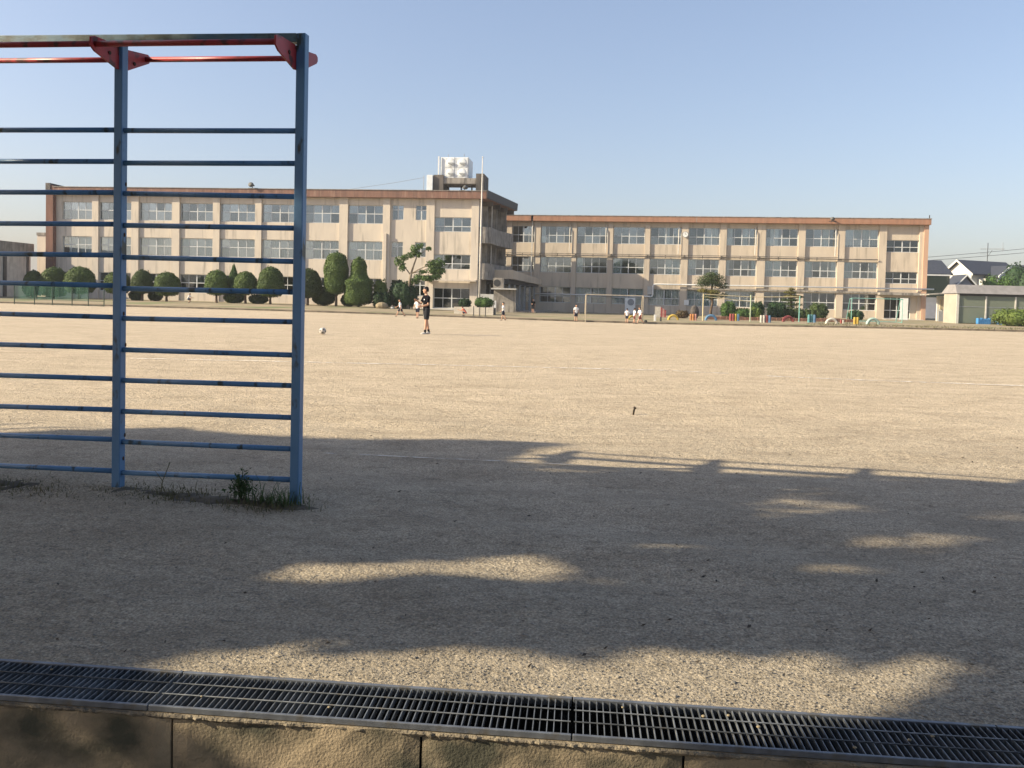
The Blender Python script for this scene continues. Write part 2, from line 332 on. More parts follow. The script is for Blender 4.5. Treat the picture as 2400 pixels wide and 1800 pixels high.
def blob_mesh(name, cs, m, leaf, n, parent, inner=.86, jit=.6, aspect=.6, hollow=.25):
    """foliage from overlapping ellipsoids: leaves in the outer shell of each"""
    P = []; N = []; tot = sum(c[3] * c[4] + c[4] * c[5] for c in cs)
    for (x, y, z, a, b, c) in cs:
        k = int(n * (a * b + b * c) / tot); d = RNG.normal(0, 1, (k, 3)); d /= np.linalg.norm(d, axis=1, keepdims=True)
        r = (1 - hollow * RNG.random((k, 1)) ** 1.5) * (1 + .07 * np.sin(d[:, :1] * 7 + d[:, 1:2] * 5 + x) + RNG.normal(0, .03, (k, 1)))
        P.append(d * r * np.array([a, b, c]) + np.array([x, y, z])); N.append(d / np.array([a, b, c]))
    P = np.concatenate(P); N = np.concatenate(N); N /= np.linalg.norm(N, axis=1, keepdims=True)
    o = inst(name, leaf_mesh(name, P, N, leaf, m, aspect, jit), parent)
    return o
def core(mb, cs, k=.84):
    for (x, y, z, a, b, c) in cs: mb.ball((x, y, z), a * k, b * k, c * k, 14, 9)
    return mb
def join_core(o, cs, m, k=.84):
    """append solid inner masses to a leaf mesh object so the crown is not see-through"""
    me = o.data; import bmesh
    bm = bmesh.new(); bm.from_mesh(me); mb = core(MB(), cs, k); vs = [bm.verts.new(v) for v in mb.v]
    for f in mb.f: bm.faces.new([vs[i] for i in f])
    bm.to_mesh(me); bm.free(); return o

# ------------------------------------------------------------------ ground
DR = R(-4.8); D0 = Vector((0, 2.367, 0)); DX = Vector((math.cos(DR), math.sin(DR), 0)); DY = Vector((-math.sin(DR), math.cos(DR), 0))
_rr = np.random.default_rng(3); _ph = _rr.uniform(0, 6.28, (24,)); _fr = _rr.uniform(.8, 9, (24, 2)); _am = .010 / np.sqrt(np.linalg.norm(_fr, axis=1))
def micro(x, y):
    dd = (Vector((x, y, 0)) - D0).dot(DY) - .2325
    if not 0 < dd < 11.5: return 0.
    return float(np.sum(_am * np.sin(_fr[:, 0] * x * .45 + _fr[:, 1] * y + _ph))) * dd * dd / (dd * dd + .25) * .8 * min(1, max(0, (11.5 - dd) / 5))
def build_ground():
    d = [0.]; st = .03
    while d[-1] < 650: d.append(d[-1] + st); st *= 1.045
    cols = 190; vs = []; fs = []
    for i, dd in enumerate(d):
        half = 7 + 1.5 * dd
        for j in range(cols + 1):
            s = (j / cols * 2 - 1); s = math.copysign(abs(s) ** 1.25, s) * half
            p = D0 + DX * s + DY * (.2325 + dd)
            vs.append((p.x, p.y, zf(p.x, p.y) + micro(p.x, p.y)))
    n = cols + 1
    for i in range(len(d) - 1):
        for j in range(cols): fs.append((i * n + j, i * n + j + 1, (i + 1) * n + j + 1, (i + 1) * n + j))
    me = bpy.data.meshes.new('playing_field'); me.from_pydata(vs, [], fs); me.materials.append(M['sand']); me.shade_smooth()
    struct(inst('playing_field', me))
    # schoolyard beyond the kerb
    vs = []; fs = []; A = Vector((.9936, -.1132)); B = Vector((.1132, .9936)); nx, ny = 90, 40
    for i in range(ny + 1):
        v = (i / ny) ** 1.7 * 130
        for j in range(nx + 1):
            u = (j / nx * 2 - 1) * 160; p = Vector((0, 60)) + A * u + B * v; vs.append((p.x, p.y, zy(p.x, p.y) + .004))
    for i in range(ny):
        for j in range(nx): fs.append((i * (nx + 1) + j, i * (nx + 1) + j + 1, (i + 1) * (nx + 1) + j + 1, (i + 1) * (nx + 1) + j))
    me = bpy.data.meshes.new('schoolyard'); me.from_pydata(vs, [], fs); me.materials.append(M['yard']); me.shade_smooth(); struct(inst('schoolyard', me))
    k = MB(); us = np.arange(-90, 91, 2.)
    for a, b in zip(us[:-1], us[1:]):
        q = []
        for u, v in ((a, -.16), (b - .01, -.16), (b - .01, .02), (a, .02)):
            p = Vector((0, 60)) + A * u + B * v; q.append((p.x, p.y))
        zz = [zf(*p) for p in q]; k.hexa([(p[0], p[1], z - .1) for p, z in zip(q, zz)], [(p[0], p[1], z + .125) for p, z in zip(q, zz)])
    ko = k.build('field_kerb', M['kerb']); struct(ko)
    lo = MB().add([(-60, -60, -.26), (60, -60, -.26)] + [tuple(D0 + DX * s + DY * -.02 + Vector((0, 0, -.26))) for s in (60, -60)], [(0, 1, 2, 3)])
    struct(lo.build('lower_ground', M['dirt']))
build_ground()

# pebbles: real stones over the nearest gravel
def pebbles():
    k = 52000; u = RNG.random(k); y = 2.43 + 7.7 * u ** 1.7; x = RNG.uniform(-1, 1, k) * (y * .70 + .25)
    ok = (x * DX.y * -1 + (y - 2.367) * DX.x) > .25
    x = x[ok]; y = y[ok]; k = len(x)
    s = np.abs(RNG.normal(.0017, .0015, k)) + .0011; s[RNG.random(k) < .004] *= 1.9
    base = np.array([(1, 0, 0), (-1, 0, 0), (0, 1, 0), (0, -1, 0), (0, 0, 1), (0, 0, -1)], float)
    V = base[None] * (s[:, None, None] * RNG.uniform(.6, 1.3, (k, 6, 1))) * np.array([1.15, 1.15, .8]); a = RNG.uniform(0, 6.28, k)
    c, sn = np.cos(a)[:, None], np.sin(a)[:, None]; X = V[..., 0] * c - V[..., 1] * sn; Y = V[..., 0] * sn + V[..., 1] * c
    V = np.stack([X + x[:, None], Y + y[:, None], V[..., 2] + (s * .45 + np.array([micro(p, q) for p, q in zip(x, y)]))[:, None]], -1).reshape(-1, 3)
    F = np.array([(0, 2, 4), (2, 1, 4), (1, 3, 4), (3, 0, 4)]); F = (F[None] + (np.arange(k) * 6)[:, None, None]).reshape(-1)
    me = bpy.data.meshes.new('gravel_pebbles'); me.vertices.add(len(V)); me.vertices.foreach_set('co', V.ravel()); me.loops.add(len(F)); me.loops.foreach_set('vertex_index', F)
    me.polygons.add(len(F) // 3); me.polygons.foreach_set('loop_start', np.arange(len(F) // 3) * 3); me.materials.append(M['pebble']); me.update(calc_edges=True)
    o = stuff(inst('gravel_pebbles', me)); tag(o, 'loose fine gravel scattered over the near sand beside the drain', 'gravel')
pebbles()
def chalk(pts, wd, label):
    m = MB(); vs = []; P = [Vector(p) for p in pts]; fine = []
    for a, b in zip(P[:-1], P[1:]): fine += [a.lerp(b, t / 40) for t in range(40)]
    fine.append(P[-1])
    for i, p in enumerate(fine):
        d = (fine[min(i + 1, len(fine) - 1)] - fine[max(i - 1, 0)]).normalized(); nn = Vector((-d.y, d.x)); ww = wd * (1 + .25 * math.sin(i * .5))
        for s in (-1, 1): q = p + nn * s * ww / 2; vs.append((q.x, q.y, zf(q.x, q.y) + micro(q.x, q.y) + .010))
    m.add(vs, [(2 * i, 2 * i + 2, 2 * i + 3, 2 * i + 1) for i in range(len(fine) - 1)])
    tag(m.build('chalk_line', M['chalk']), label, 'chalk line')
chalk([(-7.0, 14.75), (-3.74, 14.91), (-.46, 15.04), (2.91, 15.09), (4.0, 14.75)], .13, 'worn pale chalk line running from behind the climbing frame across mid field')
chalk([(4.6, 14.42), (6.0, 14.1), (8.81, 13.75), (11.5, 13.5)], .13, 'faint pale chalk line curving towards the right edge of the field')
chalk([(-1.47, 6.36), (-.48, 6.29), (.54, 6.16)], .022, 'short faint chalk line inside the near tree shade')

# ------------------------------------------------------------------ drain and retaining wall
def drain():
    e = bpy.data.objects.new('drain_channel', None); COL.objects.link(e); e.location = D0; e.rotation_euler = (0, 0, DR); struct(e)
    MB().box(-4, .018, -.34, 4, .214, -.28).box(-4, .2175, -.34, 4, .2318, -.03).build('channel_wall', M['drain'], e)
    stones = MB()
    for _ in range(26):
        s = random.uniform(.004, .009); stones.ball((random.uniform(-1.7, 1.7), random.uniform(.03, .2), .002), s * 1.3, s, s, 7, 5)
    bar = MB().box(-.0014, .011, -.028, .0014, .2165, -.0012).mesh('bearing_bar', M['steelbar'])
    rod = MB().tube([(-.655, 0, 0), (.655, 0, 0)], .0022, 6).mesh('cross_rod', M['steelbar'])
    L = 1.32; names = ['leftmost grey steel drain grating, running out at the left edge', 'grey steel drain grating left of centre above the lit wall', 'grey steel drain grating in the centre right beside the visible joint', 'rightmost grey steel drain grating in shade by the dark ledge']
    for i in range(4):
        x0 = .21 + (i - 2) * L
        g = thing('drain_grating', names[i], 'grating', D0 + DX * (x0 + L / 2), DR, 'steel gratings over the drain')
        nb = 61
        for k in range(nb): inst('bearing_bar', bar, g, (-L / 2 + .012 + (L - .024) * k / (nb - 1) + random.uniform(-.0008, .0008), 0, random.uniform(-.001, .0004)))
        for y in (.078, .148): inst('cross_rod', rod, g, (0, y, .0002))
        MB().box(-L / 2 + .002, 0, -.018, L / 2 - .002, .0100, 0.001).build('edge_strip', M['steel'], g, bevel=.002)
        MB().box(-L / 2 + .002, .218, -.028, L / 2 - .002, .232, 0.002).build('edge_strip', M['steel'], g, bevel=.002)
    for j in range(10):
        s = random.uniform(.003, .006); px = (-1.55, -.97, -.55, .37, .62, .70, .78, 1.04, 1.22, 1.3)[j]; py = random.uniform(.03, .19)
        o = MB().ball((0, 0, 0), s * 1.3, s, s * .7, 7, 5).build('pebble', M['tanrock'], None, D0 + DX * px + DY * py + Vector((0, 0, s * .55)), True)
        tag(o, 'tiny pebble lying on the steel drain gratings', 'pebble', 'pebbles on the drain gratings')
    wl = thing('retaining_wall', 'low mossy concrete retaining wall below the drain', 'wall', D0, DR)
    xs = [-3.385 + .785 * k for k in range(10)]
    for a, b in zip(xs[:-1], xs[1:]):
        bl = MB(); nx, nz = 16, 9
        g = lambda x, z: -.004 - .003 * math.sin(x * 9 + z * 14) - random.uniform(0, .003)
        vs = []; fs = []
        for iz in range(nz + 1):
            z = -.40 + (.40 - .020) * iz / nz
            for ix in range(nx + 1):
                x = a + .004 + (b - a - .008) * ix / nx; ed = 1 if 0 < ix < nx else 0
                vs.append((x, g(x, z) + (0 if ed else .006), z))
        for iz in range(nz):
            for ix in range(nx): q = iz * (nx + 1) + ix; fs.append((q, q + 1, q + nx + 2, q + nx + 1))
        o0 = len(vs)
        bk = [(a + .004, .013, -.40), (b - .004, .013, -.40), (b - .004, .013, -.020), (a + .004, .013, -.020)]
        vs += bk; t = nz * (nx + 1)
        fs += [tuple([t + i for i in range(nx + 1)] + [o0 + 2, o0 + 3]), tuple([i * (nx + 1) for i in range(nz + 1)] + [o0 + 3, o0]), tuple([nx + i * (nx + 1) for i in range(nz, -1, -1)] + [o0 + 1, o0 + 2])]
        bl.add(vs, fs); bl.build('concrete_block', M['retain'], wl)
    lip = MB(); n_ = 420; vs = []
    for k in range(n_ + 1):
        x = -3 + 6 * k / n_; d_ = .001 + abs(random.gauss(0, .003)) + .003 * math.sin(x * 5); h_ = .026 + random.uniform(-.003, .006)
        vs += [(x, -.001, -.0195), (x, -.006 - d_, -.0205), (x + random.uniform(-.004, .004), -.008 - d_ * random.uniform(.7, 1.1), -.026), (x, -.003, -h_ - .010)]
    lip.add(vs, [(4 * k + j, 4 * k + 4 + j, 4 * k + 5 + j, 4 * k + 1 + j) for k in range(n_) for j in range(3)])
    lip.build('mortar_lip', M['lip'], wl)
    for (x, y, s) in ((-1.17, -.075, .030), (-1.105, -.055, .016), (-1.22, -.06, .02)):
        o = MB().ball((0, 0, 0), s * 1.25, s, s * .75, 9, 6).build('stone', M['rock'], None, D0 + DX * x + DY * y + Vector((0, 0, -.215 if s > .025 else -.235)), True)
        tag(o, {.030: 'largest dark stone at the foot of the concrete wall', .016: 'smallest round stone at the foot of the concrete wall', .02: 'mid-sized stone left of the largest at the wall foot'}[s], 'stone', 'stones at the foot of the wall')
        b = MB().box(-.02, -.02, -.05, .02, .02, 0)
    sl = MB().box(.42, -.075, -.30, 2.6, -.0165, -.170).build('kerb_slab', M['concpale'], None, D0, False, .004); sl.rotation_euler = (0, 0, DR)
    tag(sl, 'grey concrete slab edge at the foot of the wall on the right', 'slab')
drain()

# ------------------------------------------------------------------ climbing frame
def frame():
    ga = math.atan2(4.930 - 5.146, -1.293 + 2.503); g0 = Vector((-1.293, 4.930, 0))
    g = thing('climbing_frame', 'worn blue wall-bar climbing frame with two red top bars', 'climbing frame', g0, ga)
    B = 1.225; w = .029; O = -.02                                     # the frame leans: its top runs a little downhill to the right
    top = lambda x: 2.862 - .025 * x
    for k in range(4):
        x = O - B * k
        MB().box(-w, -w, -.25, w, w, top(x) if k == 0 else top(x) - .057).build('post', M['blue'], g, (x, 0, 0), False, .005)
        dz = .025 * B * k
        br = MB().prism([(-.006, yy, zz + dz) for yy, zz in ((-.285, 2.768), (-.288, 2.715), (-.25, 2.69), (-.04, 2.641), (.05, 2.655), (.275, 2.765), (.292, 2.785), (.29, 2.81), (.265, 2.822), (.05, 2.79), (-.05, 2.79), (-.25, 2.782))], (.012, 0, 0))
        br.build('bracket', M['red'], g, (x + (-.036 if k == 0 else 0), 0, 0), False, .002)
        bolts = MB()
        for yy in (-.12, .12): bolts.tube([(-.012, yy, 2.72 + dz), (.012, yy, 2.72 + dz)], .012, 6)
        bolts.build('bolt', M['rust'], g, (x + (-.036 if k == 0 else 0), 0, 0))
    x0 = O - B * 3.3; x1 = O - w - .001
    MB().hexa([(x0, -w, top(x0) - .055), (x1, -w, top(x1) - .055), (x1, w, top(x1) - .055), (x0, w, top(x0) - .055)], [(x0, -w, top(x0)), (x1, -w, top(x1)), (x1, w, top(x1)), (x0, w, top(x0))]).build('top_beam', M['blueworn'], g, (0, 0, 0), False, .004)
    zs = [.108, .308, .505, .705, .902, 1.103, 1.294, 1.494, 1.697, 1.899, 2.092, 2.297]
    ZR = [[.138, .329, .524, .722, .911, 1.116, 1.298, 1.486, 1.690, 1.882, 2.084, 2.281], [.115, .319, .512, .712, .912, 1.109, 1.311, 1.506, 1.704, 1.905, 2.102, 2.301], zs]
    ZL = [zs, [.090, .294, .486, .695, .901, 1.106, 1.311, 1.500, 1.700, 1.906, 2.109, 2.314], zs]
    for k in range(3):
        for i in range(12):
            xa = O - B * (k + 1) + w - .004; xb = O - B * k - w + .004
            MB().tube([(xa, 0, ZL[k][i]), (xb, 0, ZR[k][i])], .0165, 12).build('rung', M['blue'], g, (0, 0, 0), True)
        for y, zb in ((-.245, 2.741), (.245, 2.790)):
            xa = O - B * (k + 1) + .006; xb = O - B * k - .006 - (.036 if k == 0 else 0)
            MB().tube([(xa, y, zb - .02 * xa), (xb, y, zb - .02 * xb)], .0175, 12).build('bar', M['red'], g, (0, 0, 0), True)
    nut = MB()
    for k in (1,):
        for z in (zs[0] + .09, zs[1] + .04, zs[4] + .03, zs[5] + .03, zs[6], zs[8] - .06, zs[9] + .06):
            nut.ball((O - B * k + w + .001, .012 + random.uniform(-.015, .015), z), .004, .009, .014, 8, 5)
    nut.build('rust_spot', M['rust'], g)
    # soil worn at the foot
    ga2 = g.rotation_euler[2]; d = Vector((math.cos(ga), math.sin(ga), 0)); nrm = Vector((-math.sin(ga), math.cos(ga), 0))
    def blades(n, spread, name, m, hmin, hmax, seg, label, cat, dens=None):
        b = MB()
        for _ in range(n):
            t = random.uniform(*seg) if dens is None else random.choice(dens) + random.gauss(0, .10)
            p = g0 + d * t + nrm * random.gauss(-.09, spread); h = random.uniform(hmin, hmax) * (random.random() * .7 + .4); a = random.uniform(0, 6.28); ln = random.uniform(.3, 1.4) * h
            q = Vector((math.cos(a), math.sin(a), 0)); s = Vector((-q.y, q.x, 0)) * .0028
            b.add([p - s, p + s, p + q * ln * .4 + Vector((0, 0, h * .7)) + s * .7, p + q * ln * .4 + Vector((0, 0, h * .7)) - s * .7, p + q * ln + Vector((0, 0, h))], [(0, 1, 2, 3), (3, 2, 4)])
        tag(stuff(b.build(name, m)), label, cat)
    blades(3000, .11, 'grass_tufts', M['dry'], .008, .045, (-3.4, .1), 'low dry grass growing along the foot of the climbing frame', 'grass', [-.04, -.15, -.35, -.75, -.8, -1.0, -1.15, -1.35, -1.6, -1.8, -2.0, -2.3, -2.7])
    blades(110, .03, 'tall_grass', M['weed'], .07, .17, (-.25, 0), 'taller grass blades beside the right post of the climbing frame', 'grass', [-.07, -.12, -.16])
    so_ = MB(); vs = []; nn = 90
    for i in range(nn + 1):
        t = -3.6 + 3.80 * i / nn; fade = min(1, (3.80 - 3.80 * i / nn) / .45); wd = (.13 + .05 * math.sin(t * 4.1) + .04 * math.sin(t * 9.7 + 1) + random.uniform(-.04, .04)) * fade
        for j in range(7):
            q = (j / 3 - 1); p = g0 + d * t + nrm * (-.07 + q * wd); vs.append((p.x, p.y, -.014 + (.024 + random.uniform(-.012, .012)) * (1 - q * q) * fade))
    so_.add(vs, [(i * 7 + j, i * 7 + 7 + j, i * 7 + 8 + j, i * 7 + 1 + j) for i in range(nn) for j in range(6)])
    tag(stuff(so_.build('soil_strip', M['dirt'], None, (0, 0, 0), True)), 'strip of dark soil and dead grass along the frame posts', 'soil')
    lt = MB()
    for _ in range(170):
        y = 2.75 + 6 * random.random() ** 1.5; x = random.uniform(-.68, .68) * y; z_ = .004 + micro(x, y); a_ = random.uniform(0, 6.28); L_ = random.uniform(.004, .012) * (1 + .08 * y); q = Vector((math.cos(a_), math.sin(a_), 0)) * L_; r_ = Vector((-q.y, q.x, 0)) * random.uniform(.15, .5); p = Vector((x, y, z_))
        if (p - D0).dot(DY) < .3: continue
        lt.add([p - q, p + r_ + Vector((0, 0, .006)), p + q + Vector((0, 0, random.uniform(.002, .012))), p - r_], [(0, 1, 2, 3)])
    tag(stuff(lt.build('leaf_litter', M['litter'])), 'dark bits of dead leaf and twig scattered on the shaded gravel', 'leaf litter')
    # leafy weed
    p = g0 + d * -.36 + nrm * -.05
    r = thing('weed_plant', 'leafy green weed growing beneath the lowest blue rung', 'plant', p)
    stem = MB(); P = []; N = []
    for k in range(9):
        a = k * 2.4; hh = random.uniform(.09, .17) if k else .20; ln = .055 * (1 - hh / .4) if k else .01
        tip = Vector((math.cos(a) * ln, math.sin(a) * ln, hh)); stem.tube([(0, 0, 0), tip * .5 + Vector((0, 0, .01)), tip], [.0035, .0028, .0015], 5)
        for j in range(42):
            t = random.uniform(.2, 1); q = tip * t; rad = .045 * (1.15 - t) + .010; P.append((q.x + random.gauss(0, rad), q.y + random.gauss(0, rad), q.z + random.gauss(0, .014))); N.append((q.x, q.y, .6))
    stem.build('stem', M['weed'], r); inst('leaves', leaf_mesh('leaves', P, N, .016, M['weed'], .32, .5), r)
    p = g0 + d * -.92 + nrm * -.03
    st = MB(); st.tube([(0, 0, 0), (.01, 0, .08), (.045, 0, .17), (.055, 0, .20)], [.004, .003, .0025, .004], 5); st.tube([(.01, 0, .08), (-.02, 0, .12), (-.05, .01, .15)], [.003, .002, .001], 5); st.tube([(0, 0, .03), (-.05, 0, .05)], [.002, .001], 5)
    tag(st.build('weed_stalk', M['dry'], None, p), 'thin forked dry weed stalk under the lowest rung', 'plant')
frame()

# iron peg sticking out of the field, and the football
o = MB().tube([(0, 0, -.03), (.006, 0, .03), (.016, 0, .062)], [.0105, .0115, .012], 8).tube([(.013, 0, .058), (.022, 0, .072)], [.020, .017], 8).build('iron_peg', M['peg'], None, (1.41, 9.14, .012), True)
tag(o, 'dark iron peg sticking up out of the sunlit sand', 'peg')
def football(loc, r):
    t = thing('football', 'scuffed white and dark football resting on the sand', 'ball', loc)
    MB().ball((0, 0, r), r, r, r, 24, 16).build('shell', M['ballw'], t, (0, 0, 0), True)
    gr = (1 + 5 ** .5) / 2; ic = []
    for a in (-1, 1):
        for b in (-gr, gr): ic += [Vector((0, a, b)), Vector((a, b, 0)), Vector((b, 0, a))]
    for c in ic:
        c = c.normalized(); rot = Matrix.Rotation(.5, 3, 'X') @ Matrix.Rotation(.8, 3, 'Z'); c = rot @ c; a = c.orthogonal().normalized(); b = c.cross(a)
        vs = [(c * .97 + (a * math.cos(k * 1.2566) + b * math.sin(k * 1.2566)) * .34).normalized() * r * 1.012 + Vector((0, 0, r)) for k in range(5)]
        m = MB().add(vs + [c * r * 1.012 + Vector((0, 0, r))], [(k, (k + 1) % 5, 5) for k in range(5)]); m.build('panel', M['ballb'], t)
football((-6.30, 26.73, -.088), .115)

# ------------------------------------------------------------------ school buildings
PANES = {}
def window(bld, u0, u1, z0, z1, v, cols=4, split=.55, glass='glass', curtain=None, ckind='curt', sill=True, frame='alu', mid=None):
    W = u1 - u0; H = z1 - z0; t = .055; f = MB()
    f.box(0, -.02, 0, W, .05, t).box(0, -.02, H - t, W, .05, H).box(0, -.02, t, t, .05, H - t).box(W - t, -.02, t, W, .05, H - t)
    zz = H * split; rows = [(t, zz - .035), (zz + .035, H - t)] if split else [(t, H - t)]
    if split: f.box(t, -.015, zz - .035, W - t, .045, zz + .035)
    xs = [t + (W - 2 * t) * k / cols for k in range(cols + 1)]
    for (a, b) in rows:
        for k in range(1, cols):
            h = .05 if (cols % 2 == 0 and k == cols // 2) else .022
            f.box(xs[k] - h, -.01, a, xs[k] + h, .04, b)
    fo = f.build('window', M[frame], bld, (u0, v, z0))
    for (a, b) in rows:
        for k in range(cols):
            l = .05 if (cols % 2 == 0 and k == cols // 2) else (.022 if k else 0); rr = .05 if (cols % 2 == 0 and k + 1 == cols // 2) else (.022 if k < cols - 1 else 0)
            x0 = xs[k] + l; x1 = xs[k + 1] - rr; key = (round(x1 - x0, 2), round(b - a, 2), glass)
            if key not in PANES: PANES[key] = MB().box(0, 0, 0, key[0], .006, key[1]).mesh('pane', M[glass])
            inst('pane', PANES[key], fo, (x0, .012, a))
    if sill: MB().box(-.05, -.10, -.09, W + .05, -.021, .0).build('sill', M['alu'] if frame == 'alu' else M['alud'], fo)
    if curtain:
        for (ca, cb, za) in curtain:                                  # fractions of the width, and the lower end
            vs = []; fs = []; n = max(4, int((cb - ca) * W / .07))
            for i in range(n + 1):
                x = W * (ca + (cb - ca) * i / n); y = .22 + .03 * math.sin(i * 2.1)
                vs += [(x, y, H * za + .02), (x, y, H - .03)]
            m = MB().add(vs, [(2 * i, 2 * i + 2, 2 * i + 3, 2 * i + 1) for i in range(n)]); m.build('curtain', M[ckind], fo)
    return fo
def wallbox(bld, name, m, *b): return MB().box(*b).build(name, m, bld)

def left_school():
    A = R(-6.5)
    b = thing('school_building', 'long cream three-storey school block with brown cornice and rooftop tank', 'school', (-47.5, 82.35, 0), A)
    SP = .16; WV = .30; E = 44.34
    pil = [(4.64, 5.33), (8.88, 9.66), (13.21, 14.02), (17.53, 18.24), (21.93, 22.59), (26.20, 26.90), (30.53, 31.39), (34.90, 35.62), (39.21, 40.01)]
    gaps = [(.63, 4.64)] + [(pil[i][1], pil[i + 1][0]) for i in range(8)]
    bands = [(-.3, .95), (2.81, 4.60), (6.42, 8.13), (9.92, 10.62)]
    for (a, c) in bands: wallbox(b, 'spandrel_wall', M['wall'], .63, SP, a, 35.6, SP + .28, c)
    for (a, c) in pil: wallbox(b, 'pillar', M['wall'], a, 0, -.3, c, SP + .282, 10.62)
    wallbox(b, 'wall_strip', M['wall'], .63, SP - .002, -.3, 1.33, SP + .278, 10.62)
    wallbox(b, 'end_column', M['redcol'], -.15, -.34, -.3, .63, SP + 3, 11.5)
    # entrance bay and two narrow-window bay walls
    def holed(name, u0, u1, v0, v1, holes, z0, z1):
        """wall strip between z0 and z1 with window holes (u0,u1,z0,z1)"""
        zs = sorted({z0, z1} | {h[2] for h in holes} | {h[3] for h in holes}); m = MB()
        for za, zb in zip(zs[:-1], zs[1:]):
            x = u0
            for h in sorted(holes):
                if h[2] <= za and h[3] >= zb:
                    if h[0] > x: m.box(x, v0, za, h[0], v1, zb)
                    x = h[1]
            if x < u1: m.box(x, v0, za, u1, v1, zb)
        m.build(name, M['wall'], b)
    small = [(35.79, 36.93, 8.55, 9.98), (38.12, 39.21, 8.55, 9.98), (35.79, 36.93, 4.97, 6.42), (38.12, 39.21, 4.97, 6.42), (35.79, 36.93, 1.2, 2.75), (38.12, 39.21, 1.2, 2.75)]
    holed('bay_wall', 35.62, 39.21, SP - .003, SP + .277, small, -.3, 10.621)
    big = [(40.01, 43.59, 7.47, 8.87), (40.01, 43.59, 3.87, 5.30), (40.01, 43.59, .1, 2.05)]
    holed('entrance_bay_wall', 40.01, E, SP - .003, SP + .277, big, -.3, 10.621)
    wallbox(b, 'end_pillar', M['wall'], 43.62, .0, -.3, E, .296, 10.62)
    # window rows
    k = 0
    for i, (u0, u1) in enumerate(gaps):
        uu0 = 1.33 if i == 0 else u0 + .03
        curt3 = [[(.16, 1, 0)], [(.05, .95, 0)], [(.08, .5, .0), (.75, .98, 0)], None, [(.05, 1, 0)], [(0, .12, 0)], None, None, [(.55, 1, 0)]][i]
        curt2 = [[(.16, 1, 0)], [(0, 1, 0)], [(0, 1, .05)], [(0, 1, 0)], [(.0, .97, 0)], [(0, 1, 0)], [(0, .45, 0), (.55, 1, 0)], [(0, 1, 0)], [(0, 1, 0)]][i]
        if i < 8:
            window(b, uu0, u1 - .02, 8.13, 9.92, WV, 4, .54, 'glass', curt3, 'curtg')
            window(b, uu0, u1 - .02, 4.60, 6.42, WV, 4, .54, 'glass', curt2, 'curt' if i not in (0, 3) else 'blind')
            window(b, uu0, u1 - .02, .95, 2.81, WV, 4, .54, 'glassd', [(0, 1, .55)] if i != 5 else [(0, .6, .5)], 'curt', False)
    # fix-up bay eight is the narrow bay
    for h in small: window(b, h[0], h[1], h[2], h[3], WV, 2, .68, 'glass', None, 'curt')
    for h in big[:2]: window(b, h[0], h[1], h[2], h[3], WV, 4, .38, 'glass', [(0, .24, 0)], 'curtg')
    dr = window(b, 40.01, 43.59, .1, 2.05, WV + .15, 4, .50, 'glassd', None, sill=False); dr.name = 'entrance_door'
    # entrance canopy ledge and porch step
    wallbox(b, 'canopy_ledge', M['wall'], 39.3, -.75, 2.72, 44.3, -.005, 2.86)
    wallbox(b, 'porch_step', M['concpale'], 36.2, -2.6, -.35, 44.6, -.004, .06)
    wallbox(b, 'drain_pipe', M['wall'], 35.05, -.16, -.3, 35.33, -.004, 7.2)
    # floors, back wall, interior
    for z in (-.3, 3.3, 6.9, 10.45): wallbox(b, 'floor_slab', M['inner'], .7, SP + .284, z + .12, E - .01, 6, z + .30)
    wallbox(b, 'corridor_wall', M['inner'], .7, 6, -.3, E - .01, 6.2, 10.6)
    for u in (5, 17.9, 31, 35.3, 39.6): wallbox(b, 'partition_wall', M['inner'], u - .07, SP + .285, .0, u + .07, 5.99, 10.56)
    # cornice and roof: end edge runs askew along the stair side
    c = MB(); z0, z1 = 10.622, 11.33
    poly = [(.63, -.36), (45.1, -.36), (46.8, 10.3), (.63, 10.3)]
    c.hexa([(x, y, z0) for x, y in poly], [(x, y, z1) for x, y in poly]); c.build('cornice', M['cornice'], b, (0, 0, 0), False, .02)
    t = MB(); po = [(.6, -.41), (45.13, -.41), (46.86, 10.34), (.6, 10.34)]; t.hexa([(x, y, z1 + .002) for x, y in po], [(x, y, z1 + .06) for x, y in po]); t.build('roof_flashing', M['conc'], b)
    for k in range(4):
        v = 2 + 2.6 * k; uu = 45.1 + 1.7 * (v + .65) / 10.95; wallbox(b, 'eave_bracket', M['concdark'], 44.36, v, 10.2, uu - .15, v + .3, 10.61)
    t = MB().hexa([(45.12, -.6, 10.66), (45.2, -.6, 10.66), (46.9, 10.3, 10.66), (46.82, 10.3, 10.66)], [(45.14, -.6, 11.42), (45.24, -.6, 11.42), (46.95, 10.3, 11.42), (46.84, 10.3, 11.42)]); t.build('roof_edge_trim', M['dark'], b)
    # gable fin at the left end
    f = MB().hexa([(-.155, -.40, 11.0), (.35, -.40, 11.0), (.35, 6, 11.0), (-.155, 6, 11.0)], [(-.155, -.40, 11.72), (.35, -.40, 11.72), (.35, 6, 11.62), (-.15, 6, 11.62)]); f.build('gable_fin', M['concdark'], b)
    wallbox(b, 'gable_wall', M['wall'], -.15, SP + 3.002, -.3, .5, 10.3, 11.2)
    # stair side: end wall, balconies with rounded corner, fins, pipe
    wallbox(b, 'end_wall', M['wall'], E - .28, SP + .283, -.3, E, 10.3, 10.6)
    wallbox(b, 'back_wall', M['wall'], .6, 10.0, -.3, E - .3, 10.3, 10.6)
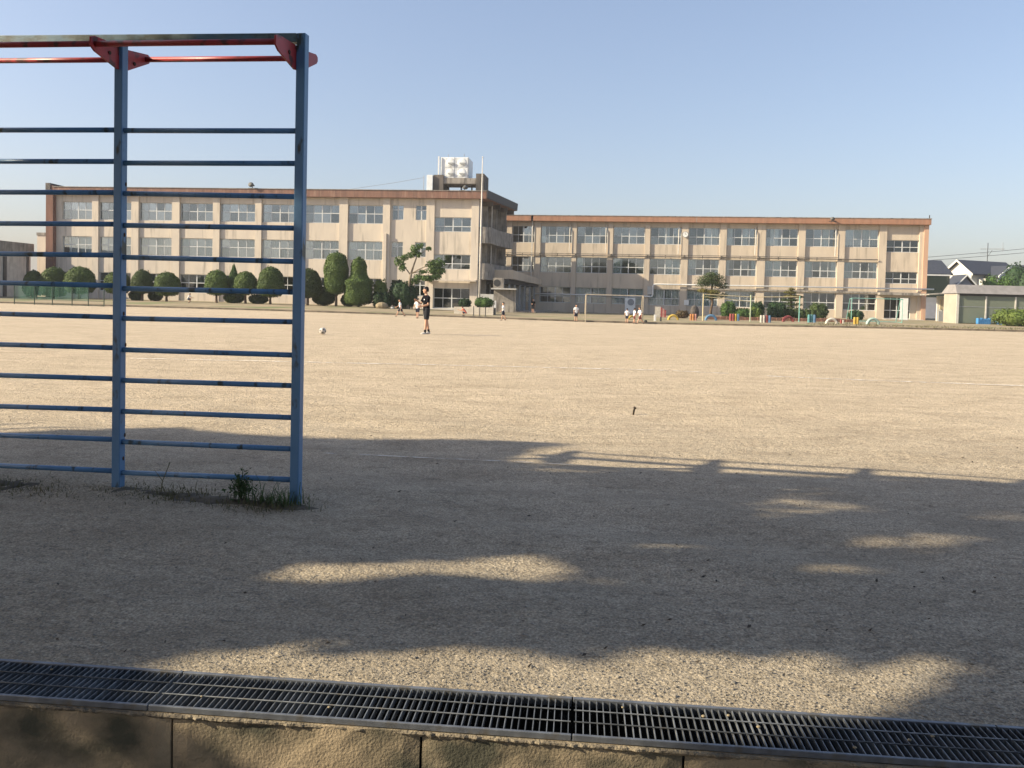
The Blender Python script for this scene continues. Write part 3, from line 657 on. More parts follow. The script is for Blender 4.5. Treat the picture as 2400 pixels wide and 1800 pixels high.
    def balcony(z0, z1):
        out = [(E + .01, .12)]; cx, cy, r = E + .55, .72, .6
        for k in range(9):
            a = -math.pi / 2 + math.pi / 2 * k / 8; out.append((cx + r * math.cos(a), cy + r * math.sin(a)))
        out += [(E + 1.35, 4.0), (E + 2.3, 8.5), (E + 2.3, 9.2), (E + .01, 9.2)]
        inn = [(E + .01, .26)] + [(cx + (r - .14) * math.cos(-math.pi / 2 + math.pi / 2 * k / 8), cy + (r - .14) * math.sin(-math.pi / 2 + math.pi / 2 * k / 8)) for k in range(9)] + [(E + 1.21, 4.03), (E + 2.16, 8.53), (E + 2.16, 9.06), (E + .01, 9.06)]
        m = MB(); n = len(out)
        vs = [(x, y, z) for z in (z0, z1) for x, y in out] + [(x, y, z) for z in (z0 + .18, z1) for x, y in inn]; fs = []
        for i in range(n - 1):
            fs += [(i, i + 1, n + i + 1, n + i), (2 * n + i, 3 * n + i, 3 * n + i + 1, 2 * n + i + 1), (n + i, n + i + 1, 3 * n + i + 1, 3 * n + i)]
        fs += [tuple(range(n - 1, -1, -1)), tuple(range(2 * n, 3 * n))]
        m.add(vs, fs); m.build('balcony', M['conc'], b)
    balcony(6.45, 8.0); balcony(2.95, 4.5)
    for (v, e) in ((2.3, .5), (5.4, 1.0), (8.4, 1.6)): wallbox(b, 'wall_fin', M['conc'], E + .003, v, -.3, E + e, v + .35, 10.4)
    for v in (3.2, 6.4):
        for z in (.2, 3.5, 7.0): wallbox(b, 'stair_door', M['alud'], E + .004, v, z, E + .05, v + .95, z + 2.1)
    MB().tube([(E + .75, 3.6, -.2), (E + .75, 3.6, 10.5)], .06, 8).build('down_pipe', M['pole'], b)
    wallbox(b, 'low_yard_wall', M['concpale'], 44.9, -2.9, -.3, 46.35, -2.7, 1.55)
    wallbox(b, 'yard_ledge', M['concpale'], 45.9, -1.6, 2.02, 48.3, -.5, 2.14)
    wallbox(b, 'service_wall', M['conc'], 46.1, -.9, -.3, 48.2, -.7, 2.015)
    acm = MB().box(46.1, -1.5, 2.142, 47.1, -1.05, 3.1).build('condenser', M['conc'], b, (0, 0, 0), False, .02); MB().tube([(46.45, -1.505, 2.62), (46.45, -1.52, 2.62)], .33, 20).build('fan_grill', M['dark'], acm)
    # rooftop tank house
    V = 3.2
    for (u0, u1, z0, z1, m) in ((39.15, 40.15, 11.39, 13.4, 'concdark'), (43.45, 44.25, 11.39, 13.55, 'concdark')): wallbox(b, 'tank_pier', M[m], u0, V, z0, u1, V + 3.2, z1)
    wallbox(b, 'tank_platform', M['conc'], 40.15 + .002, V + .1, 12.55, 43.45 - .002, V + 3.1, 13.1)
    for u in (41.55, 42.65): wallbox(b, 'platform_leg', M['dark'], u, V + 2, 11.39, u + .13, V + 2.13, 12.55)
    tk = MB().box(39.80, V + .3, 13.12, 42.60, V + 3.0, 15.2).build('water_tank', M['tank'], b, (0, 0, 0), False, .03)
    for i in range(2):
        for j in range(2):
            u0 = 40.23 + i * 1.18; z0 = 13.14 + j * 1.03
            vs = []; n = 20
            m = MB(); cx, cz = u0 + .58, z0 + .5
            m.box(u0, V + .26, z0, u0 + 1.14, V + .298, z0 + .99); pn = m.build('tank_panel', M['tank'], tk, (0, 0, 0), False, .02)
            d = MB()
            for (rr, yy) in ((.40, .258), (.36, .16), (.22, .10)):
                pass
            rings = [((cx, V + .259, cz), (.46, 0, 0), (0, 0, .42)), ((cx, V + .235, cz), (.40, 0, 0), (0, 0, .36)), ((cx, V + .215, cz), (.22, 0, 0), (0, 0, .2)), ((cx, V + .21, cz), (.05, 0, 0), (0, 0, .05))]
            d.rings(rings); d.build('panel_dome', M['tank'], pn, (0, 0, 0), True)
            MB().prism([(cx + .30 * math.cos(math.pi * (1 + q / 8)), V + .12, cz - .02 + .20 * math.sin(math.pi * (1 + q / 8))) for q in range(9)], (0, .09, 0)).build('panel_shade', M['alud'], pn)  # grey half-disc stands in for the shading on the panel's lower half
    for i in range(3): wallbox(b, 'tank_strap', M['grey'], 39.77 + 1.41 * i, V + .24, 13.13, 39.81 + 1.41 * i, V + .255, 15.22)
    wallbox(b, 'tank_ladder', M['white'], 39.55, V + .1, 12.2, 39.67, V + .2, 15.25)
    un = MB().box(38.50, V - .2, 11.8, 39.10, V + .6, 13.35).build('roof_cabinet', M['tank'], b, (0, 0, 0), False, .02)
    for u in (38.55, 39.00): wallbox(b, 'cabinet_leg', M['grey'], u, V, 11.39, u + .06, V + .06, 11.8)
    MB().tube([(38.15, V, 11.39), (38.15, V, 13.3)], .035, 6).build('aerial_mast', M['grey'], b)
    MB().tube([(38.15, V, 13.1), (34.75, V, 12.5), (30.75, V, 11.9), (28.45, V + .5, 11.45)], .018, 5).build('guy_wire', M['grey'], b)
    MB().tube([(40.55, V + .35, 15.2), (40.55, V + .35, 15.5)], .03, 6).tube([(42.15, V + .35, 15.2), (42.15, V + .35, 15.55)], .03, 6).build('vent_pipe', M['grey'], b)
    return b
SCHOOL = left_school()

def horn(label, loc, rz, s=1.):
    t = thing('loudspeaker', label, 'loudspeaker', loc, rz)
    MB().rings([((0, -.30 * s, .28 * s), (.26 * s, 0, 0), (0, 0, .22 * s)), ((0, -.12 * s, .28 * s), (.14 * s, 0, 0), (0, 0, .12 * s)), ((0, .12 * s, .28 * s), (.09 * s, 0, 0), (0, 0, .09 * s)), ((0, .3 * s, .28 * s), (.08 * s, 0, 0), (0, 0, .08 * s))]).build('horn', M['horn'], t, (0, 0, 0), True)
    MB().box(-.03, -.03, 0, .03, .03, .26 * s).box(-.35 * s, -.05, -.02, .5 * s, .05, .03).build('bracket', M['dark'], t)
A1 = R(-6.5)
def lp(u, v, z=0):                                                     # a point in the left school's own frame
    return Vector((-47.5 + u * math.cos(A1) - v * math.sin(A1), 82.35 + u * math.sin(A1) + v * math.cos(A1), z))
horn('grey horn loudspeaker on the brown roof edge seen between blue rungs', lp(21.75, -.3, 11.40), A1, 1.1)
horn('grey horn loudspeaker beneath the rooftop tank platform', lp(42.9, -.2, 11.40), A1 + .6, 1.0)

A2 = R(-9)
def rp(u, v, z=0): return Vector((-2 + u * math.cos(A2) - v * math.sin(A2), 91.2 + u * math.sin(A2) + v * math.cos(A2), z))
def right_school():
    b = thing('school_building', 'long tan three-storey school block with orange cornice, clock and white pipe', 'school', (-2, 91.2, 0), A2)
    SP = .18; WV = .32; E = 45.7; U0 = -6.
    pil = [(4.34, 5.02), (8.56, 9.06), (12.53, 13.10), (16.59, 17.14), (20.52, 21.25), (24.61, 25.29), (28.54, 29.38), (32.76, 33.46), (36.79, 37.48), (40.89, 41.65)]
    bands = [(-.5, .85), (2.62, 4.22), (5.97, 7.52), (9.40, 9.90)]
    for (a, c) in bands: wallbox(b, 'spandrel_wall', M['wall_r'], U0, SP, a, 41.66, SP + .28, c)
    for (a, c) in pil: wallbox(b, 'pillar', M['wall_r'], a, 0, -.5, c, SP + .282, 9.90)
    wallbox(b, 'end_pillar', M['wall_r'], 44.88, .0, -.5, 45.25, SP + .283, 9.9); wallbox(b, 'end_paint_strip', M['endpaint'], 45.253, -.15, -.5, E, 10, 10.0)
    big = [(41.65, 44.88, 7.06, 8.33), (41.65, 44.88, 3.76, 5.01), (41.65, 44.30, .08, 2.35)]
    zs = [-.5, .08, 2.35, 3.76, 5.01, 7.06, 8.33, 9.9]; m = MB()
    for za, zb in zip(zs[:-1], zs[1:]):
        h = [q for q in big if q[2] <= za and q[3] >= zb]
        if not h: m.box(41.663, SP, za, 44.879, SP + .28, zb)
        elif h[0][1] < 44.8: m.box(44.30, SP, za, 44.879, SP + .28, zb)
    m.build('entrance_bay_wall', M['wall_r'], b)
    gaps = [(-1.2, 1.2), (1.75, 4.34)] + [(pil[i][1], pil[i + 1][0]) for i in range(9)]
    for i, (u0, u1) in enumerate(gaps):
        c3 = [None, None, [(0, .14, 0), (.5, .8, 0)][:1], [(.55, .85, 0)][:0] or None, None, [(.45, .62, 0)], [(.6, .95, 0)], [(0, .2, 0), (.55, .7, 0)], [(.15, .4, 0)], [(.55, .75, 0)], [(0, 1, .1)]][i]
        c2 = [None, None, [(0, .2, 0)], [(0, .2, 0)], [(0, .3, 0)], [(.5, 1, 0)], [(0, .28, 0), (.9, 1, 0)], [(0, .12, 0), (.85, 1, 0)], [(0, .5, 0)], [(0, .25, 0), (.85, 1, 0)], [(0, .3, 0), (.9, 1, 0)]][i]
        for (z0, z1, c, kd, gl) in ((7.52, 9.40, c3, 'curt', 'glass'), (4.22, 5.97, c2, 'blind', 'glass'), (.85, 2.62, [(0, .5, 0), (.55, 1, 0)] if 3 <= i <= 7 else None, 'curt' if i % 2 else 'blind', 'glass')):
            window(b, u0 + .04, u1 - .03, z0, z1, WV, 4, .46 if z0 > 7 else .42, gl, c, kd, z0 > 4)
    wallbox(b, 'bay_divider', M['wall_r'], 1.2, .001, -.5, 1.75, SP + .281, 9.9)
    wallbox(b, 'joint_pipe', M['pole'], 4.0, -.12, -.3, 4.14, -.003, 10.2)
    for h in big[:2]: window(b, h[0], h[1], h[2], h[3], WV, 4, .42, 'glassd', None, sill=True)
    dr = window(b, 41.65, 44.30, .08, 2.35, WV, 4, .38, 'glassd', None, sill=False); dr.name = 'entrance_door'
    wallbox(b, 'entrance_canopy', M['conc'], 40.9, -1.0, 2.55, 45.2, -.005, 2.78); wallbox(b, 'porch_step', M['concpale'], 41.5, -1.4, -.4, 45.2, -.004, .05)
    for z in (-.35, 2.95, 6.3, 9.7): wallbox(b, 'floor_slab', M['inner'], U0, SP + .284, z + .1, E - .5, 6, z + .28)
    wallbox(b, 'corridor_wall', M['inner'], U0, 6, -.5, E - .3, 6.2, 9.9)
    for u in (4.7, 16.8, 29, 41.2): wallbox(b, 'partition_wall', M['inner'], u - .07, SP + .285, .0, u + .07, 5.99, 9.85)
    wallbox(b, 'back_wall', M['wall_r'], U0, 9.8, -.5, E - .4, 10, 9.9)
    MB().box(4.2, -.45, 9.902, E + .1, 10.1, 10.50).build('cornice', M['cornice_r'], b, (0, 0, 0), False, .02)
    MB().box(U0, -.45, 9.902, 3.95, 10.1, 10.50).build('cornice', M['cornice_r'], b, (0, 0, 0), False, .02)
    wallbox(b, 'expansion_joint', M['concdark'], 3.952, -.35, 9.905, 4.198, 10, 10.48)
    wallbox(b, 'roof_flashing', M['conc'], U0, -.49, 10.502, E + .14, 10.14, 10.57)
    wallbox(b, 'cornice_joint', M['conc'], 22.0, -.462, 9.91, 22.06, -.451, 10.49)
    MB().tube([(E - .1, -.4, 10.57), (E - .1, -.4, 10.9)], .05, 6).build('roof_post', M['dark'], b)
    # white gas pipe, conduit rail
    pp = MB().tube([(4.4, -.22, 1.78), (17.4, -.22, 1.78), (17.55, -.22, 1.85), (17.6, -.22, 2.0), (17.6, -.22, 2.95), (17.7, -.22, 3.1), (17.9, -.22, 3.14), (46.4, -.22, 3.24)], .075, 8).build('gas_pipe', M['white'], b, (0, 0, 0), True)
    cb = MB().tube([(.6, -.12, 6.13), (40.8, -.12, 6.22)], .055, 6).tube([(.6, -.12, 6.33), (36.8, -.12, 6.37)], .03, 6).build('conduit_rail', M['concdark'], b)
    br = MB().box(0, 0, -.22, .06, .09, .12).mesh('conduit_bracket', M['dark'])
    for u in np.arange(1, 36.5, 1.98): inst('conduit_bracket', br, b, (float(u), -.10, 6.25))
    for u in (8.3, 12.3, 20.2, 28.3, 36.5): MB().tube([(u, -.1, 6.5), (u, -.1, 9.0), (u + .05, .2, 9.6)], .05, 6).build('down_pipe', M['pole'], b)
    wallbox(b, 'lower_ledge', M['conc'], 21.3, -.14, 2.66, 45, -.003, 2.84)
    ck = MB().tube([(20.9, -.02, 8.61), (20.9, -.16, 8.61)], .30, 24).build('clock', M['white'], b); MB().tube([(20.9, -.161, 8.61), (20.9, -.175, 8.61)], .33, 24).build('rim', M['grey'], ck)
    MB().tube([(20.9, -.176, 8.61), (20.9, -.182, 8.61)], .275, 24).build('dial', M['white'], ck); MB().box(20.89, -.19, 8.6, 20.91, -.184, 8.82).box(20.9, -.19, 8.6, 21.05, -.184, 8.62).build('hand', M['dark'], ck)
    ac = MB().box(14.6, -.62, -.45, 15.75, -.3, 1.55).build('condenser', M['white'], b, (0, 0, 0), False, .03)
    MB().tube([(15.25, -.622, 1.1), (15.25, -.65, 1.1)], .36, 22).build('fan_grill', M['grey'], ac)
    wallbox(b, 'wall_sign', M['white'], 21.0, -.04, .95, 21.5, -.004, 1.5); wallbox(b, 'wall_box', M['concpale'], 17.0, -.2, 2.0, 17.5, -.004, 2.9)
    return b
SCHOOL2 = right_school()
horn('grey horn loudspeaker on the orange cornice of the right block', rp(35.9, -.75, 10.12), A2, .9)

def corridor():
    t = thing('covered_walkway', 'shaded flat-roofed walkway joining the two school blocks', 'walkway', (0, 79, 0))
    a0, a1 = Vector((-.05, 0.3, 0)), Vector((3.2, 10.6, 0)); bk = Vector((-3.6, 1.1, 0))
    def q(z0, z1, z2, z3, off=Vector((0, 0, 0)), d=bk):
        P = [a0 + off, a1 + off, a1 + off + d, a0 + off + d]
        return MB().hexa([P[0] + Vector((0, 0, z0)), P[1] + Vector((0, 0, z1)), P[2] + Vector((0, 0, z1)), P[3] + Vector((0, 0, z0))], [P[0] + Vector((0, 0, z2)), P[1] + Vector((0, 0, z3)), P[2] + Vector((0, 0, z3)), P[3] + Vector((0, 0, z2))])
    q(3.12, 2.75, 4.0, 3.35).build('roof_slab', M['wall_r'], t)
    q(2.6, 2.5, 3.1, 2.73, Vector((-.35, .1, 0)), Vector((-2.9, .9, 0))).build('roof_beam', M['dark'], t)
    for k in range(6):
        p = a0.lerp(a1, (k + .25) / 6) + Vector((-.45, .1, 0)); MB().box(-.1, -.1, -.4, .1, .1, 2.6).build('column', M['grey'], t, p)
        p2 = p + Vector((-1.5, .5, 0))
        m = MB().hexa([p2 + Vector((-.03, 0, -.3)), p2 + Vector((.0, 0, -.3)), p2 + Vector((.5, 1.55, -.3)), p2 + Vector((.47, 1.57, -.3))], [p2 + Vector((-.03, 0, 2.5)), p2 + Vector((.0, 0, 2.5)), p2 + Vector((.5, 1.55, 2.5)), p2 + Vector((.47, 1.57, 2.5))])
        m.build('door_leaf', M['alud'], t)
    MB().hexa([(-1.5, -1.2, -.3), (2.2, -1.4, -.3), (5.0, 9, -.3), (-1, 9, -.3)], [(-1.5, -1.2, -.02), (2.2, -1.4, -.02), (5.0, 9, -.02), (-1, 9, -.02)]).build('floor_plinth', M['conc'], t)
corridor()

def left_annex():
    t = thing('annex_building', 'weathered grey concrete annex cut by the left edge of the picture', 'building', (0, 0, 0))
    # its side faces the field and runs back from the left
    P = [(-49.5, 70.0), (-49.2, 82), (-57, 82), (-57.5, 70.0)]
    def ext(g0, g1, z0, z1):
        c = [(-49.5 + g0, 70 - g0), (-49.2 + g0, 82), (-57, 82), (-57.5, 70 - g0)]
        return MB().hexa([(x, y, z0) for x, y in c], [(x, y, z1) for x, y in c])
    ext(0, 0, -.3, 4.5).build('wall', M['annex'], t); ext(.35, 0, 4.502, 5.5).build('cornice', M['conc'], t)
    for k in range(3):
        y = 71.2 + 3.6 * k; o = MB().box(-49.52, y, 1.2, -49.35, y + 2.6, 3.0).build('window', M['alud'], t); MB().box(-49.345, y + .1, 1.3, -49.33, y + 2.5, 2.9).build('pane', M['glassd'], o)
        MB().box(-49.4, y + 2.9, -.2, -49.1, y + 3.2, 4.5).build('pilaster', M['concdark'], t)
    f = MB().box(-49.9, 69.94, .9, -49.6, 69.99, 2.8).build('window', M['alud'], t)
    t2 = thing('stair_tower', 'stained beige stub wing beside the red end of the long school block', 'building', (-48.9, 84.5, 0), A1)
    MB().box(-1.2, 0, -.3, .9, 5, 6.55).build('wall', M['wall'], t2); MB().box(-1.25, -.06, 6.552, .9, 5.05, 6.85).build('parapet', M['conc'], t2); MB().box(-.6, -.03, .6, .3, -.003, 2.2).build('window', M['alud'], t2)
left_annex()

# flagpole, planter
o = thing('flagpole', 'tall slim pale flagpole in front of the cream block', 'flagpole', (-2.80, 67.5, -.12))
MB().tube([(0, 0, 0), (0, 0, 6), (0, 0, 13.0)], [.085, .07, .035], 10).build('pole', M['pole'], o, (0, 0, 0), True); MB().ball((0, 0, 13.05), .06).build('finial', M['pole'], o); MB().tube([(0, 0, 0), (0, 0, .3)], .16, 10).build('base', M['concpale'], o)
def planter():
    t = thing('planter', 'low pale concrete block planter at the foot of the flagpole', 'planter', (-3.12, 64.6, -.16), A1)
    bl = MB().box(0, 0, 0, .393, .15, .195).mesh('block', M['block'])
    for r in range(3):
        for k in range(8):
            inst('block', bl, t, (-1.6 + .4 * k + (.0 if r % 2 == 0 else .0), random.uniform(-.004, .004), .2 * r))
    MB().box(-1.6, .152, 0, 1.6, 1.5, .56).build('soil', M['dirt'], t)
planter()
def shrub(name, label, x, y, z, w, h, m='leafm', n=1500, leaf=.07, group=None, stems=True, lumps=5, flat=.5):
    t = thing(name, label, 'shrub', (x, y, z), random.uniform(-.4, .4) if lumps != 1 else 0, group)
    cs = []
    for k in range(lumps):
        if lumps == 1: cs.append((0, 0, h * .48, w / 2, w / 2 * .9, h * .52)); break
        a = 6.28 * k / lumps + random.uniform(-.3, .3); r = w * .22
        cs.append((math.cos(a) * r, math.sin(a) * r * .8, h * random.uniform(.40, .5), w * .30, w * .28, h * random.uniform(.42, .52)))
    o = blob_mesh('foliage', cs, M[m], leaf, n, t); join_core(o, cs, M[m], .80)
    if stems: MB().tube([(0, 0, -.05), (.01, 0, h * .5)], .04, 6).build('stem', M['trunk'], t)
    return t
shrub('shrub', 'small dark rounded shrub at the left end of the planter', -3.91, 65.4, .40, 1.1, .75, 'leafd', 1400, .06)
shrub('shrub', 'wider leafy green shrub at the right end of the planter', -2.30, 65.4, .40, 1.65, .9, 'leafm', 2200, .06)
def tap(dx, hook, label):
    t = thing('stand_tap', label, 'tap', (-2.49 + dx, 61.2, zy(-2.49, 61.2)), A1, 'standing water taps by the planter')
    m = MB().tube([(0, 0, 0), (.0, 0, .78)], .035, 8)
    m.build('standpipe', M['dark'], t); s = MB().tube([(0, 0, .72), (-.12 if hook else .02, -.06, .74), (-.16 if hook else .02, -.09, .68)], .022, 6).build('spout', M['dark'], t)
    MB().box(-.1, -.1, 0, .12, .1, .05).build('foot', M['conc'], t)
tap(-.46, 0, 'leftmost of the three dark stand taps by the planter'); tap(.0, 0, 'middle one of the three dark stand taps by the planter'); tap(.44, 1, 'rightmost dark stand tap by the planter, with side spout')
o = MB().box(-.09, -.02, 0, .09, .02, 1.1).build('notice_board', M['white'], None, (-1.5, 69.2, zy(-1.5, 69.2)), False, .01); tag(o, 'narrow white upright board right of the planter shrubs', 'board')

# ------------------------------------------------------------------ clipped trees in front of the left block
def topiary(label, x, y, w, h, zb, kind='dome', m='top', group='clipped trees in front of the cream block'):
    z = zy(x, y); t = thing('clipped_tree', label, 'tree', (x, y, z), random.uniform(0, 6.28), group)
    hc = h - zb; prof = []
    for i in range(15):
        s = i / 14
        if kind == 'dome': r = math.sqrt(max(0, 1 - ((s - .36) / (.64 if s > .36 else .44)) ** 2)) if s > .36 else (.62 + .38 * math.sin(s / .36 * math.pi / 2)) * (1 if i else .0)
        elif kind == 'bullet': r = (.70 + .30 * math.sin(min(1, s / .3) * math.pi / 2)) if s < .62 else (1 - .14 * ((s - .62) / .38)) * math.sqrt(max(0, 1 - ((s - .62) / .38) ** 3)); r = r if i else 0
        elif kind == 'tier': r = (.75 + .25 * math.sin(min(1, s / .2) * math.pi / 2)) if s < .50 else (1 - .42 * sst(.52, .60, s)) * (1 if s < .74 else math.sqrt(max(0, 1 - ((s - .74) / .26) ** 2))); r = r if i else 0
        elif kind == 'cone': r = (s / .12 if s < .12 else (1 - (s - .12) / .88) ** .8)
        else: r = math.sqrt(max(0, 1 - (2 * s - 1) ** 2))
        prof.append((s, r))
    P = []; N = []; n = int(3600 * (w * hc) / 5) + 900
    ss = np.array([p[0] for p in prof]); rs = np.array([p[1] for p in prof]); ph = RNG.uniform(0, 6.28, 4)
    s = RNG.random(n * 3); rr = np.interp(s, ss, rs); keep = RNG.random(n * 3) < rr + .12; s = s[keep][:n]; rr = rr[keep][:n]; k = len(s); a = RNG.uniform(0, 6.28, k)
    lump = 1 + .03 * np.sin(3 * a + ph[0]) + .03 * np.sin(5 * a + 9 * s + ph[1]) + .03 * np.sin(17 * s + ph[2]) + .015 * np.sin(11 * a - 13 * s); q = (1 - .10 * RNG.random(k) ** 2) * lump
    ds = (np.interp(s + .03, ss, rs) - np.interp(s - .03, ss, rs)) / .06
    P = np.stack([np.cos(a) * rr * q * w / 2, np.sin(a) * rr * q * w / 2, zb + s * hc + RNG.normal(0, .03, k) + (RNG.random(k) < .03) * RNG.uniform(0, .16, k)], 1)
    N = np.stack([np.cos(a), np.sin(a), -ds * w / 2 / hc], 1); N /= np.linalg.norm(N, axis=1, keepdims=True)
    o = inst('crown', leaf_mesh('crown', P, N, .075, M[m], .5, .45), t)
    import bmesh
    bm = bmesh.new(); bm.from_mesh(o.data); nn = 20; rows = []
    for (sv, rv) in prof:
        row = []
        for i in range(nn):
            aa = 6.283 * i / nn; l2 = 1 + .03 * math.sin(3 * aa + ph[0]) + .03 * math.sin(5 * aa + 9 * sv + ph[1]) + .03 * math.sin(17 * sv + ph[2]); R_ = max(rv, .02) * w / 2 * .93 * l2
            row.append(bm.verts.new((math.cos(aa) * R_, math.sin(aa) * R_, zb + (.02 + sv * .965) * hc)))
        rows.append(row)
    for i in range(len(rows) - 1):
        for j in range(nn): bm.faces.new((rows[i][j], rows[i][(j + 1) % nn], rows[i + 1][(j + 1) % nn], rows[i + 1][j]))
    bm.faces.new(list(reversed(rows[0]))); bm.faces.new(rows[-1]); bm.to_mesh(o.data); bm.free()
    if zb > .2 or kind == 'dome':
        MB().tube([(0, 0, -.1), (.03, 0, max(zb, .3) * .6), (0, .02, max(zb, .3) + .5)], [.13, .10, .08], 8).build('trunk', M['trunk'], t)
    return t
topiary('small clipped tree farthest left behind the green net fence', -44.22, 74.19, 1.75, 2.57, .1, 'dome', 'topd')
topiary('light green clipped tree second from the left behind the net fence', -42.24, 73.97, 2.45, 2.92, .1, 'dome', 'top')
topiary('broad clipped dome tree at the right end of the net fence', -39.71, 73.68, 2.72, 3.01, .44, 'dome', 'top')
topiary('clipped dome tree half hidden behind the middle blue post', -36.0, 73.26, 2.3, 2.66, .53, 'dome', 'top')
topiary('clipped dome tree just right of the middle blue post', -33.66, 72.99, 1.88, 2.83, .6, 'dome', 'topd')
topiary('wide low clipped dome tree left of the bare doorway gap', -31.30, 72.72, 2.33, 2.69, .45, 'dome', 'top')
topiary('clipped dome tree right of the running child', -26.58, 72.18, 2.09, 2.98, .65, 'dome', 'top')
topiary('pointed cone-shaped tree standing behind the clipped domes', -25.44, 73.25, 1.55, 3.51, .6, 'cone', 'leafm')
topiary('slim clipped dome tree between the cone and the tallest dome', -23.88, 71.87, 2.08, 2.89, .76, 'dome', 'top')
topiary('tallest clipped dome tree left of the right blue post', -21.57, 71.61, 2.34, 3.39, .59, 'dome', 'top')
topiary('dark clipped tree just right of the right blue post', -18.15, 71.17, 2.5, 3.29, .6, 'dome', 'topd')
topiary('tall bullet-shaped clipped tree on a bare trunk', -15.58, 70.93, 2.12, 4.81, 1.0, 'bullet', 'top')
topiary('two-tiered clipped tree, broad below and narrow on top', -13.58, 70.70, 2.45, 4.41, .05, 'tier', 'top')
for (lb, x, y, wv, h) in (('low dark clipped bush beside the middle blue post', -34.81, 74.32, 1.25, .96), ('low round clipped bush left of the wide dome tree', -32.96, 74.11, 1.28, .92), ('wide low clipped bush beneath the cone tree', -25.38, 73.24, 1.9, 1.0), ('low clipped bush left of the tallest dome tree', -23.08, 72.98, 1.72, .88), ('large low round bush left of the bullet-shaped tree', -17.0, 72.29, 2.05, 1.56), ('low round bush between the bullet and two-tiered trees', -14.68, 72.02, 1.4, 1.16)):
    topiary(lb, x, y, wv, h, .0, 'ball', 'topd', 'low clipped bushes between the trees')
shrub('loose_shrub', 'pale green loose shrub behind the two-tiered tree', -11.75, 71.2, zy(-11.75, 71.2), 1.3, 2.7, 'leafy', 900, .11, lumps=6)
shrub('shrub', 'bushy dark green shrub right of the two-tiered tree', -11.4, 70.3, zy(-11.4, 70.3), 1.9, 1.5, 'leafd', 1800, .09)
shrub('shrub', 'dark dense evergreen mass under the sparse leaning tree', -9.7, 71.2, zy(-9.7, 71.2), 2.7, 2.7, 'leafd', 3600, .09, lumps=7)
def sparse_tree():
    x, y = -9.25, 70.6; t = thing('sparse_tree', 'sparse old tree with crooked pale trunk and bare forked limbs', 'tree', (x, y, zy(x, y)))
    tr = MB(); tr.tube([(.05, 0, -.1), (-.02, 0, 1.0), (.1, 0, 2.0), (.25, 0, 2.9), (.30, 0, 3.2)], [.16, .14, .12, .11, .10], 9)
    limbs = [([(.30, 0, 3.2), (.5, .1, 3.9), (.75, 0, 4.6), (.85, 0, 5.3)], .09), ([(.75, 0, 4.6), (1.2, .1, 4.95), (1.6, .1, 5.3)], .05), ([(.28, 0, 3.1), (.9, -.2, 3.45), (1.6, -.2, 3.8), (2.1, -.1, 4.1)], .07), ([(.3, 0, 3.15), (1.1, .3, 3.35), (1.9, .4, 3.7)], .05), ([(.25, 0, 3.0), (-.15, .1, 3.5), (-.5, .1, 4.0), (-.7, .1, 4.2)], .06), ([(.2, 0, 2.4), (.9, .1, 2.6), (1.7, .1, 2.7), (2.3, 0, 3.0)], .07)]
    for p, r in limbs: tr.tube(p, [r * (1 - .6 * i / (len(p) - 1)) for i in range(len(p))], 7)
    tr.build('trunk', M['trunkpale'], t, (0, 0, 0), True)
    cs = [(.55, 0, 5.2, .45, .4, .5), (1.05, 0, 5.55, .3, .3, .28), (.2, 0, 4.75, .4, .35, .3), (1.75, .1, 5.35, .28, .25, .2), (2.05, -.1, 4.15, .38, .3, .22), (1.75, .2, 3.9, .3, .3, .15), (2.7, 0, 4.1, .5, .4, .5), (2.4, .1, 3.4, .7, .5, .4), (3.0, 0, 3.4, .35, .3, .3), (-.75, .1, 4.15, .5, .4, .5), (-.5, 0, 3.6, .35, .3, .35), (1.0, .1, 2.85, .55, .4, .28), (1.8, 0, 2.75, .8, .5, .3), (2.5, 0, 2.9, .5, .4, .3), (.6, .1, 2.5, .5, .4, .3), (1.3, 0, 3.3, .4, .3, .2), (2.2, 0, 3.75, .5, .35, .35), (.9, 0, 4.8, .35, .3, .25), (-.35, 0, 4.5, .35, .3, .3)]
    blob_mesh('crown', cs, M['leafl'], .085, 5200, t, jit=.9, hollow=.98)
sparse_tree()
for (lb, x, y, s, m) in (('tan boulder under the dark shrub', -11.2, 68.9, .42, 'tanrock'), ('small pale stone right of the tan boulder', -10.3, 68.8, .14, 'concpale')):
    o = MB().ball((0, 0, s * .5), s * 1.4, s, s * .8, 9, 6).build('boulder', M[m], None, (x, y, zy(x, y)), False, .05); tag(o, lb, 'rock')

# net fence at far left
def net_fence():
    a = Vector((-39.0, 62.9)); d = Vector((.9936, -.1132)); t = thing('net_fence', 'green windbreak net fence on thin posts at far left', 'fence', (a.x, a.y, zf(a.x, a.y) - .02), math.atan2(d.y, d.x))
    pm = MB().tube([(0, 0, 0), (0, 0, 1.68)], .035, 7).mesh('post', M['fpole'])
    for u in (0, 1.7, 3.2, 4.85, 6.2, 7.5): inst('post', pm, t, (u, 0, 0))
    MB().tube([(0, 0, 1.64), (6.2, 0, 1.62)], .02, 6).build('top_rail', M['fpole'], t); MB().tube([(0, 0, .42), (7.5, 0, .42)], .018, 6).build('lower_rail', M['fpole'], t); MB().tube([(0, 0, .08), (7.5, 0, .05)], .025, 6).build('bottom_rail', M['fpole'], t)
    n = MB(); vs = []
    for i in range(31): vs += [(6.2 * i / 30, .04 + .03 * math.sin(i), .42), (6.2 * i / 30, .04 + .03 * math.sin(i * 1.3 + 1), 1.63)]
    n.add(vs, [(2 * i, 2 * i + 2, 2 * i + 3, 2 * i + 1) for i in range(30)]); n.build('net', M['net'], t)
net_fence()

